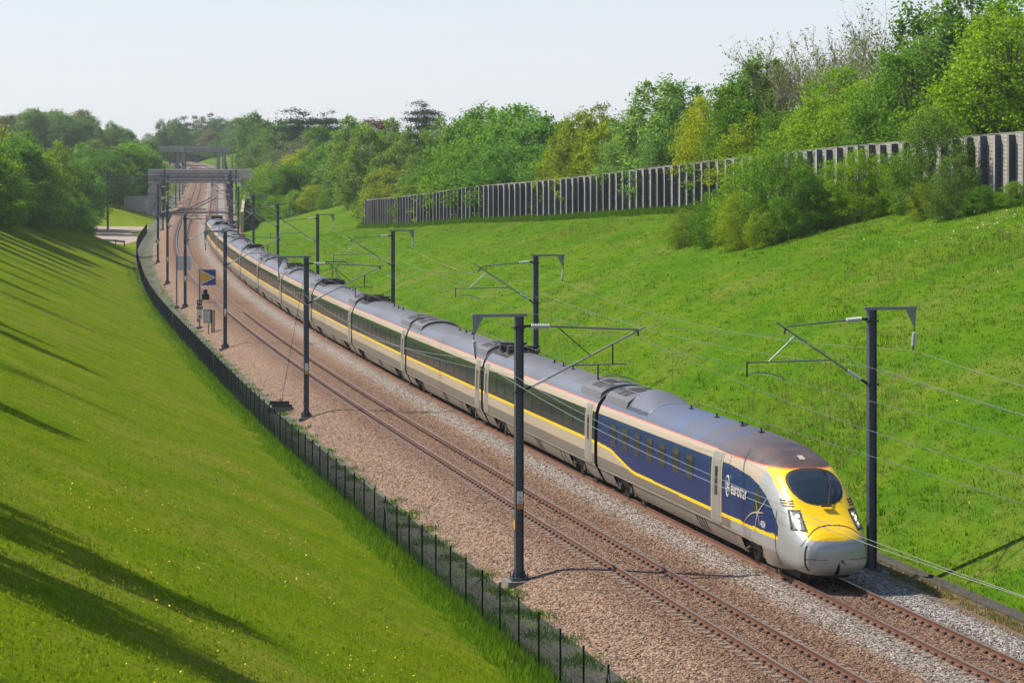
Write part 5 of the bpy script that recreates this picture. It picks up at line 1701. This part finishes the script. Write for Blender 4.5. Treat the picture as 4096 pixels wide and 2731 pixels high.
 (-61.8,329.7,5.85,5.1,1.12,'bush','mid'),
 (-61.5,333.8,5.52,6.8,1.23,'bush','mid'),
 (-62.3,337.7,5.63,4.2,1.2,'bush','mid'),
 (-64.1,341.5,6.21,4.7,1.08,'bush','mid'),
 (-62.8,345.7,5.46,6.3,1.24,'bush','green'),
 (-64.4,349.5,5.95,6.4,1.19,'bush','mid'),
 (-63.8,353.7,5.49,6.2,1.01,'bush','mid'),
 (-63.7,357.7,5.24,5.8,1.04,'bush','green'),
 (-64.1,361.7,5.21,6.7,1.17,'bush','mid'),
 (-64.2,365.7,5.09,5.0,1.09,'bush','mid'),
 (-65.1,369.6,5.27,6.0,1.12,'bush','mid'),
 (-64.2,373.8,4.43,5.7,1.12,'bush','mid'),
 (-65.2,377.6,4.0,4.2,1.15,'bush','green'),
 (-65.1,381.7,3.03,5.4,1.1,'bush','green'),
 (-65.0,385.7,2.13,5.6,1.07,'bush','mid'),
 (-105.1,635.5,12.19,6.3,1.06,'broad','far'),
 (-96.1,645.7,8.04,11.5,1.23,'broad','bright'),
 (-103.3,674.5,10.08,8.6,1.08,'upright','mid'),
 (-97.2,612.1,9.19,8.1,1.04,'broad','mid'),
 (-97.4,656.3,8.2,7.6,1.02,'birch','mid'),
 (-112.9,782.6,11.17,8.8,1.07,'birch','olive'),
 (-94.8,577.3,7.96,8.3,1.03,'broad','olive'),
 (-124.8,744.2,14.96,5.6,1.29,'broad','bright'),
 (-109.1,706.6,11.5,7.0,1.02,'broad','mid'),
 (-104.2,681.1,10.23,8.3,1.0,'upright','far'),
 (-99.6,619.7,10.12,4.7,1.16,'upright','olive'),
 (-114.7,686.8,13.49,4.3,1.01,'broad','mid'),
 (-101.6,674.6,9.37,9.0,1.2,'broad','green'),
 (-126.6,781.3,15.68,6.4,1.11,'broad','olive'),
 (-108.8,649.1,12.82,5.4,1.15,'broad','green'),
 (-90.4,600.1,6.65,12.3,1.08,'birch','green'),
 (-127.4,772.3,15.63,1.5,1.15,'upright','green'),
 (-129.3,777.6,15.89,1.5,1.06,'birch','mid'),
 (-130.3,793.5,16.14,5.9,1.12,'broad','green'),
 (-112.6,774.5,11.24,6.7,1.1,'broad','green'),
 (-123.0,736.6,14.69,1.7,1.3,'birch','bright'),
 (-171.5,868.5,18.67,12.5,1.37,'broad','plumgreen'),
 (-163.7,957.0,14.28,17.0,1.51,'broad','plumgreen'),
 (-132.0,841.7,16.53,12.6,1.28,'birch','mid'),
 (-157.9,888.3,15.92,16.7,1.21,'birch','mid'),
 (-134.8,862.2,16.7,8.8,1.21,'broad','mid'),
 (-118.9,792.5,13.47,12.2,1.56,'birch','far'),
 (-159.3,847.8,18.31,9.4,1.3,'birch','far'),
 (-171.2,923.3,15.96,17.7,1.21,'broad','far'),
 (-145.6,826.8,17.35,10.3,1.57,'broad','plumgreen'),
 (-184.9,943.0,16.59,13.9,1.53,'broad','plumgreen'),
 (-157.3,934.6,14.61,19.0,1.34,'broad','mid'),
 (-186.6,936.4,16.81,14.3,1.36,'broad','far'),
 (-159.9,909.9,15.04,16.7,1.55,'broad','mid'),
 (-184.2,977.6,16.61,19.0,1.4,'broad','mid'),
 (-163.8,922.0,14.94,18.9,1.45,'broad','mid'),
 (-146.4,914.8,16.11,10.2,1.51,'birch','far'),
 (-157.3,838.8,18.42,13.1,1.28,'broad','plumgreen'),
 (-157.2,829.5,18.76,13.0,1.33,'birch','far'),
 (-125.2,859.2,14.55,5.5,1.46,'broad','far'),
 (-193.6,978.2,17.27,13.4,1.57,'broad','mid'),
 (-147.1,788.1,18.14,13.2,1.57,'broad','far'),
 (-130.9,854.4,16.61,10.5,1.24,'broad','far'),
 (-150.7,899.2,15.47,17.9,1.26,'broad','plumgreen'),
 (-155.1,820.8,18.75,10.3,1.53,'birch','far'),
 (-169.8,943.8,15.02,18.5,1.23,'birch','plumgreen'),
 (-137.5,786.3,16.9,12.6,1.52,'broad','far'),
 (-177.9,912.8,17.03,13.2,1.36,'birch','far'),
 (-121.8,834.2,13.72,5.6,1.32,'broad','far'),
 (-163.5,893.3,16.44,15.7,1.36,'broad','far'),
 (-128.0,861.0,15.55,8.6,1.25,'broad','mid'),
 (-141.1,1030.0,15.36,18.1,1.0,'birch','far'),
 (-138.9,1040.0,13.89,19.9,1.0,'birch','far'),
 (-135.1,1030.0,12.98,19.4,0.8,'broad','far'),
 (-148.7,1160.0,12.33,23.0,0.8,'pine','pine'),
 (-148.6,1200.0,11.42,27.9,0.9,'cone','pine'),
 (-141.2,1200.0,13.79,26.7,0.9,'cone','pine'),
 (-143.3,1190.0,13.37,23.2,1.0,'broad','plumgreen'),
 (-150.2,1180.0,11.42,25.1,0.8,'cone','pine'),
 (-135.7,1180.0,16.05,20.3,1.0,'broad','far'),
 (-133.4,1190.0,16.54,18.8,1.1,'broad','far'),
 (-123.3,1150.0,20.42,15.3,1.2,'broad','far'),
 (-141.3,1150.0,14.8,15.3,1.2,'broad','far'),
 (-134.5,1140.0,16.88,13.1,1.3,'broad','plumgreen'),
 (-128.9,1140.0,18.6,10.3,1.3,'broad','far'),
 (-121.7,1120.0,20.08,9.6,1.3,'broad','far'),
 (-144.6,1150.0,13.74,14.1,1.3,'broad','far'),
 (-146.5,1130.0,16.23,12.5,1.2,'broad','far'),
 (-148.5,1120.0,16.01,11.0,1.2,'broad','far'),
 (-128.8,1110.0,17.35,7.9,1.3,'bush','far'),
 (-122.2,1100.0,18.31,6.8,1.3,'bush','far'),
 (-113.7,1080.0,18.89,12.3,1.3,'broad','far'),
 (-121.6,860.0,13.05,9.5,1.0,'broad','far'),
 (-121.2,840.0,13.36,7.3,1.0,'broad','mid'),
 (-107.5,760.0,9.44,12.1,1.0,'upright','mid'),
 (-99.0,700.0,7.47,10.7,0.9,'broad','mid'),
 (-85.3,548.0,5.52,11.6,1.2,'upright','mid'),
 (-84.6,556.0,5.2,12.8,1.2,'broad','mid'),
 (-83.7,563.0,4.84,14.0,1.1,'upright','bright'),
 (-82.5,568.0,4.44,13.3,1.2,'broad','green'),
 (-84.5,538.0,5.5,9.4,1.2,'broad','olive'),
 (-84.5,528.0,5.68,11.3,1.2,'broad','mid'),
 (-83.6,560.0,4.84,10.1,1.2,'broad','mid'),
 (-82.0,570.0,4.26,10.2,1.2,'broad','green'),
 (-83.3,544.0,5.07,8.8,1.3,'bush','mid'),
 (-82.8,564.0,4.56,7.1,1.3,'bush','mid'),
 (-78.1,460.0,1.93,15.0,1.1,'upright','mid'),
 (-75.6,452.0,1.81,11.1,1.0,'broad','mid'),
 (-75.1,440.0,1.67,13.0,1.0,'broad','green'),
 (-87.7,620.0,5.34,12.8,1.0,'upright','bright'),
 (-142.1,849.9,16.58,12.7,1.21,'broad','far'),
 (-163.6,1002.0,16.28,9.2,1.45,'broad','plumgreen'),
 (-162.0,942.4,14.28,18.7,1.41,'broad','far'),
 (-221.7,1125.4,17.28,13.2,1.25,'broad','far'),
 (-160.6,1131.2,16.02,3.2,1.57,'broad','plumgreen'),
 (-138.9,948.0,17.45,1.8,1.51,'broad','plumgreen'),
 (-159.2,893.3,15.8,11.2,1.43,'broad','far'),
 (-120.3,833.8,13.12,7.1,1.26,'broad','far'),
 (-173.5,1140.3,20.44,10.2,1.22,'upright','plumgreen'),
 (-215.4,1096.6,18.2,11.2,1.51,'upright','plumgreen'),
 (-190.6,1034.2,17.69,16.3,1.35,'broad','plumgreen'),
 (-189.9,986.2,17.16,16.6,1.29,'broad','far'),
 (-165.5,1072.0,21.15,6.5,1.36,'broad','far'),
 (-152.6,842.1,17.6,11.8,1.4,'broad','plumgreen'),
 (-136.3,833.5,16.57,12.4,1.51,'upright','far'),
 (-198.2,988.8,17.73,8.8,1.58,'broad','plumgreen'),
 (-129.3,864.9,15.91,3.4,1.53,'upright','plumgreen'),
 (-125.2,883.9,13.98,3.9,1.52,'broad','plumgreen'),
 (-225.1,1127.1,17.37,12.8,1.33,'broad','far'),
 (-149.7,1022.5,19.08,1.9,1.59,'broad','plumgreen'),
 (-162.7,978.4,15.11,14.1,1.35,'broad','far'),
 (-157.9,885.7,16.07,12.3,1.33,'broad','plumgreen'),
 (-145.1,944.4,17.5,9.8,1.45,'upright','far'),
 (-139.4,938.7,17.63,4.3,1.55,'upright','plumgreen'),
 (-120.4,854.5,12.66,4.0,1.52,'broad','plumgreen'),
 (-128.0,907.4,14.55,2.7,1.51,'broad','far'),
 (-186.1,966.0,16.61,11.1,1.53,'broad','far'),
 (-147.6,903.7,15.78,8.0,1.56,'upright','plumgreen'),
 (-166.2,1061.9,20.13,9.7,1.45,'broad','plumgreen'),
 (-173.2,957.8,15.21,18.8,1.45,'broad','far'),
 (-167.4,835.0,19.66,4.5,1.41,'broad','far'),
 (-177.0,996.3,15.75,17.1,1.35,'broad','far'),
 (-211.9,1093.4,18.14,17.5,1.26,'broad','plumgreen'),
 (-139.1,851.6,16.53,7.5,1.52,'broad','far'),
 (-228.2,1139.2,16.95,8.9,1.46,'broad','plumgreen'),
 (-139.6,966.4,17.36,1.5,1.56,'broad','far'),
 (-142.0,834.5,16.86,12.2,1.22,'broad','far'),
 (-218.8,1077.0,19.04,6.9,1.37,'broad','far'),
 (-161.6,991.0,16.02,11.3,1.27,'broad','plumgreen'),
 (-170.4,922.1,15.92,17.3,1.49,'upright','far'),
 (-143.1,1121.1,15.99,9.1,1.5,'bush','far'),
 (-178.2,1253.5,3.34,26.3,1.5,'broad','far'),
 (-183.0,1161.8,22.16,5.7,1.5,'bush','plumgreen'),
 (-152.9,1129.5,16.25,9.3,1.5,'bush','far'),
 (-152.2,1235.6,10.18,19.3,1.5,'broad','far'),
 (-175.3,1166.9,18.58,7.0,1.5,'broad','plumgreen'),
 (-195.1,1284.7,20.1,8.9,1.5,'broad','far'),
 (-174.0,1283.4,7.77,19.3,1.5,'bush','far'),
 (-169.2,1271.1,7.71,18.2,1.5,'bush','plumgreen'),
 (-146.6,1162.1,12.98,12.3,1.5,'bush','plumgreen'),
 (-169.1,1225.4,4.77,24.8,1.5,'broad','far'),
 (-154.9,1140.1,16.52,12.0,1.5,'broad','plumgreen'),
 (-177.1,1125.2,22.3,3.1,1.5,'broad','plumgreen'),
 (-178.0,1132.2,22.32,2.3,1.5,'bush','far'),
 (-162.9,1267.2,9.0,16.7,1.5,'broad','plumgreen'),
 (-200.0,1290.0,20.25,10.0,1.5,'broad','far'),
]
BUSHES = [
 (12.7,188.0,7.47,2.88,1.03,'bushH','olive'),
 (14.3,182.0,7.66,4.16,0.86,'bushH','mid'),
 (15.6,175.5,7.76,4.0,0.9,'bushH','yellow'),
 (16.8,178.5,8.3,6.27,0.86,'bushH','bright'),
 (18.2,172.5,8.46,6.46,0.9,'bushH','mid'),
 (19.3,170.5,8.71,4.8,0.86,'bushH','mid'),
 (16.9,171.5,7.99,2.8,0.95,'bushH','yellow'),
 (21.4,171.0,9.36,4.48,0.86,'bushH','bright'),
 (23.0,169.5,9.76,4.8,0.86,'bushH','bright'),
 (24.5,169.0,10.14,4.16,0.86,'bushH','bright'),
 (25.8,166.0,10.4,4.16,0.9,'bushH','mid'),
 (26.6,161.0,10.41,6.55,0.86,'bushH','dusk'),
 (26.8,155.0,10.22,4.0,0.86,'bushH','dusk'),
 (25.7,159.0,10.06,2.4,0.95,'bushH','olive'),
 (28.2,153.5,10.56,1.76,1.38,'bushH','mid'),
 (29.9,152.0,10.96,1.6,1.38,'bushH','mid'),
]
BANK_TREES = [
 (-17.5,52.2,7.52,12.5,0.7,'upright','mid'),
 (-21.5,60.8,7.64,13.5,0.8,'upright','mid'),
 (-25.5,90.6,7.49,9.0,0.7,'upright','mid'),
 (-30.5,110.6,7.54,12.0,0.7,'bare','mid'),
 (-33.9,133.0,7.47,11.0,0.8,'birch','mid'),
 (-35.2,140.0,7.46,9.0,0.8,'birch','mid'),
 (-43.8,174.9,7.6,12.0,0.7,'bare','mid'),
 (-46.4,191.1,7.62,11.0,0.8,'birch','mid'),
 (-49.6,207.2,7.7,10.0,0.8,'bare','mid'),
 (-52.7,222.2,7.8,12.0,0.7,'birch','mid'),
 (-53.1,235.7,7.77,13.0,0.7,'bare','mid'),
 (-55.9,246.6,7.91,12.0,0.7,'upright','mid'),
 (-58.6,256.5,8.05,14.0,0.7,'birch','mid'),
 (-59.0,266.8,8.07,13.0,0.7,'upright','mid'),
 (-61.1,276.8,8.19,14.0,0.7,'upright','mid'),
]
for t in TREES: plant(t)
BUSH_L = ['olive low bush at the left end of the clump below the plank wall', 'mid green bush beside the olive end bush of the clump', 'yellow green bush in the front of the clump below the wall',
          'bright tall bush rising in the middle of the clump', 'large dark centred bush casting shade under the wall', 'mid green bush against the large dark centred bush', 'low yellow bush at the foot of the tall bright bush',
          'bright bush filling the gap right of the dark bush', 'bright bush reaching the wall top in the gap', 'bright bush next to the tall dull bush', 'mid green bush touching the tall dull bush',
          'tallest dull green bush standing above the plank wall', 'dull green bush at the side of the tallest one', 'low olive bush below the tallest dull bush', 'low spreading bramble on the bank edge beside tall bush',
          'low spreading bramble at the foot of bare wall panels']
for t, lb in zip(BUSHES, BUSH_L): plant(t, lb, 'bushes below the plank wall')
for t in BANK_TREES: plant(t, 'mid green tree on the crest of the left grass bank', 'trees on the left bank crest')

# look-alikes that differ in height say so
_by = {}
for o in bpy.data.objects:
    if o.get('category') in ('tree', 'bush') and o.parent is None: _by.setdefault(o['label'], []).append(o)
for lb, L in _by.items():
    if len(L) in (2, 3):
        L.sort(key=lambda o: -o.scale.z)
        for o, wd in zip(L, ('taller', 'shorter') if len(L) == 2 else ('tallest', 'middle sized', 'shortest')): o['label'] = wd + ' ' + lb

# ------------------------------------------------------------------ grass, flowers and weeds
def grass_blade_material(name, a, b_):
    m = leaf_material(name, a, .22, .45, b_)
    return m
GM = grass_blade_material('grass_blade', (.165, .250, .010), (.230, .290, .012))
GMR = grass_blade_material('grass_blade_lush', (.090, .200, .009), (.135, .245, .010))
GM2 = grass_blade_material('grass_blade_tall', (.070, .160, .009), (.105, .195, .010))
GM4 = grass_blade_material('straw_litter', (.34, .25, .13), (.46, .34, .19))
GM3 = grass_blade_material('grass_straw', (.19, .175, .06), (.26, .22, .09))
YF = paint('buttercup', (.85, .60, .01), .5, 0, 0); WF = paint('white_flower', (.8, .8, .75), .6, 0, 0)
grng = np.random.default_rng(5)
def tufts(name, label, yn, blades, hgt, wid, spread, mat):
    """yn: (k,2) stations; every tuft is a few bent blades"""
    y, n = yn[:, 0], yn[:, 1]; x, w = pt(y, n); z = ground_z(y, n) - .03
    k = len(y) * blades
    base = np.repeat(np.stack([x, w, z], 1), blades, 0)
    base[:, :2] += grng.normal(size=(k, 2)) * spread
    az = grng.uniform(0, 2 * np.pi, k); h = np.repeat(hgt * grng.uniform(.6, 1.4, len(y)), blades) * grng.uniform(.6, 1.2, k); ln = grng.uniform(.1, .6, k) * h
    d = np.stack([np.cos(az), np.sin(az), np.zeros(k)], 1); s_ = np.stack([-np.sin(az), np.cos(az), np.zeros(k)], 1) * (wid * grng.uniform(.6, 1.3, k))[:, None]
    tip = base + d * ln[:, None]; tip[:, 2] += h
    V = np.stack([base - s_, base + s_, tip], 1).reshape(-1, 3)
    o = link_mesh(name, np_mesh(name, V, np.arange(k * 3).reshape(-1, 3), mat)); tag(o, label, 'grass', None, 'stuff')
    return o
def scatter(k, y0, y1, n0f, n1f, power=2.0, mask=None):
    """stations, denser near the camera"""
    u = grng.uniform(size=k); y = 1 / ((1 - u) / y0 ** (power - 1) + u / y1 ** (power - 1)) ** (1 / (power - 1))
    n = n0f(y) + (n1f(y) - n0f(y)) * grng.uniform(size=k)
    yn = np.stack([y, n], 1)
    if mask is not None: yn = yn[mask(yn)]
    return yn
def patchy(yn, sc, th):
    x, y = yn[:, 0], yn[:, 1]
    v = np.sin(x * sc + 1.3 * np.sin(y * sc * 1.7)) + np.sin(y * sc * 2.1 + 1.1 * np.sin(x * sc * .8)) + grng.normal(size=len(x)) * .6
    return v > th
tufts('meadow_grass', 'short green grass covering the left bank', scatter(26000, 34, 300, lambda y: -27 + 0 * y, lambda y: -9.2 + 0 * y, 2.2), 8, .065, .02, .22, GM)
tufts('meadow_grass', 'lush green grass covering the right bank', scatter(34000, 66, 380, lambda y: 7.9 + 0 * y, lambda y: wall_n(y) - .3, 1.8), 9, .11, .022, .24, GMR)
tufts('meadow_grass', 'darker rank grass patches on the right bank', scatter(9000, 66, 380, lambda y: 8.2 + 0 * y, lambda y: wall_n(y) - .3, 1.8, lambda q: patchy(q, .35, 1.2)), 11, .22, .024, .28, GM2)
tufts('seeding_grass', 'pale seeding grass streaks across the right bank', scatter(16000, 70, 330, lambda y: 10 + 0 * y, lambda y: wall_n(y) - 1, 1.8, lambda q: patchy(q, .12, 1.0)), 6, .45, .014, .2, GM3)
tufts('fence_grass', 'tall grass growing along the foot of the mesh fence', scatter(4200, 44, 330, lambda y: -9.5 + 0 * y, lambda y: -8.5 + 0 * y, 2.0), 14, .34, .02, .18, GM2)
tufts('bank_edge_grass', 'longer bright grass at the foot of the left bank', scatter(3800, 44, 330, lambda y: -10.6 + 0 * y, lambda y: -9.0 + 0 * y, 2.0), 12, .22, .02, .2, GMR)
tufts('straw_edge', 'dry straw and bare edge along the outside of the fence', scatter(900, 52, 120, lambda y: -9.75 + 0 * y, lambda y: -9.4 + 0 * y, 1.6), 14, .06, .03, .14, GM4)
tufts('cess_weeds', 'green weeds scattered along the gravel cess', scatter(9000, 60, 380, lambda y: -8.6 + 0 * y, lambda y: -6.3 + 0 * y, 1.8, lambda q: patchy(q, 1.6, 1.15)), 10, .18, .02, .2, GM2)
tufts('channel_weeds', 'dry tufts beside the concrete drainage channel', scatter(700, 66, 120, lambda y: 6.3 + 0 * y, lambda y: 7.1 + 0 * y, 1.5), 14, .14, .02, .2, GM3)
tufts('wall_grass', 'rank grass along the foot of the plank wall', scatter(4500, 130, 380, lambda y: wall_n(y) - 1.6, lambda y: wall_n(y) - .2, 1.6), 14, .5, .03, .2, GM2)
def flowers(name, label, yn, size, h, mat):
    y, n = yn[:, 0], yn[:, 1]; x, w = pt(y, n); z = ground_z(y, n) + h * grng.uniform(.7, 1.3, len(y))
    P = np.stack([x, w, z], 1); V, F = leaves(grng, P, size, None, 1.2, 0)
    o = link_mesh(name, np_mesh(name, V, F, mat)); tag(o, label, 'flowers', None, 'stuff')
fl = scatter(9000, 40, 230, lambda y: -26 + 0 * y, lambda y: -9.6 + 0 * y, 2.3, lambda q: patchy(q, .55, .9))
flowers('buttercups', 'yellow buttercups dotting the left grass bank', fl, .045, .1, YF)
flowers('buttercups', 'sparse yellow buttercups on the right grass bank', scatter(1500, 70, 250, lambda y: 9 + 0 * y, lambda y: wall_n(y) - 1, 2.0, lambda q: patchy(q, .4, 1.0)), .07, .35, YF)
flowers('ox_eye_daisies', 'white flowers sprinkled on the bank below the bushes', np.stack([grng.uniform(128, 150, 160), grng.uniform(27, 35, 160)], 1), .09, .4, WF)

# loose stones on the near ballast
def stones(k, y0, y1):
    yn = scatter(k, y0, y1, lambda y: -6.5 + 0 * y, lambda y: 5.6 + 0 * y, 2.0)
    n = yn[:, 1]
    ok = np.ones(len(n), bool)
    for rc_ in (-3.253, -1.747, 1.747, 3.253): ok &= np.abs(n - rc_) > .13
    yn = yn[ok]; y, n = yn[:, 0], yn[:, 1]; x, w = pt(y, n); k = len(y)
    P = np.stack([x, w, ground_z(y, n) + .004], 1)
    base = np.array([[1, 0, 0], [0, 1, 0], [-1, 0, 0], [0, -1, 0], [0, 0, 1], [0, 0, -1]], float)
    d = base[None] * grng.uniform(.55, 1.1, (k, 6, 1)) + grng.normal(size=(k, 6, 3)) * .16
    az = grng.uniform(0, 2 * np.pi, k); ca, sa = np.cos(az)[:, None], np.sin(az)[:, None]
    d = np.stack([d[..., 0] * ca - d[..., 1] * sa, d[..., 0] * sa + d[..., 1] * ca, d[..., 2] * .75], -1) * (grng.uniform(.022, .045, (k, 1, 1)))
    V = (P[:, None] + d).reshape(-1, 3)
    f = np.array([[0, 1, 4], [1, 2, 4], [2, 3, 4], [3, 0, 4], [1, 0, 5], [2, 1, 5], [3, 2, 5], [0, 3, 5]])
    F = (np.arange(k)[:, None, None] * 6 + f[None]).reshape(-1, 3)
    me = np_mesh('ballast_stones', V, F, M['ballast'])
    uvl = me.uv_layers.new(name='sn'); nv = np.repeat((n + 9) / 18, 6); yv = np.repeat(y, 6)
    li = F.ravel(); uvl.data.foreach_set('uv', np.stack([yv[li], nv[li]], -1).astype(np.float32).ravel())
    tag(link_mesh('ballast_stones', me), 'loose granite stones lying on the ballast', 'stones', None, 'stuff')
stones(60000, 62, 170)
# ------------------------------------------------------------------ air
hz = MB(); hz.box((0, 1195, 22), (3100, 2910, 56))
hm = bpy.data.materials.new('haze'); hm.use_nodes = True
hn = hm.node_tree; hn.nodes.clear()
ho = hn.nodes.new('ShaderNodeOutputMaterial'); hv = hn.nodes.new('ShaderNodeVolumePrincipled')
hv.inputs['Color'].default_value = (.86, .92, 1.0, 1); hv.inputs['Density'].default_value = .00012; hv.inputs['Anisotropy'].default_value = .3
hn.links.new(hv.outputs[0], ho.inputs['Volume'])
hob = hz.build('haze', hm); tag(hob, kind='stuff')
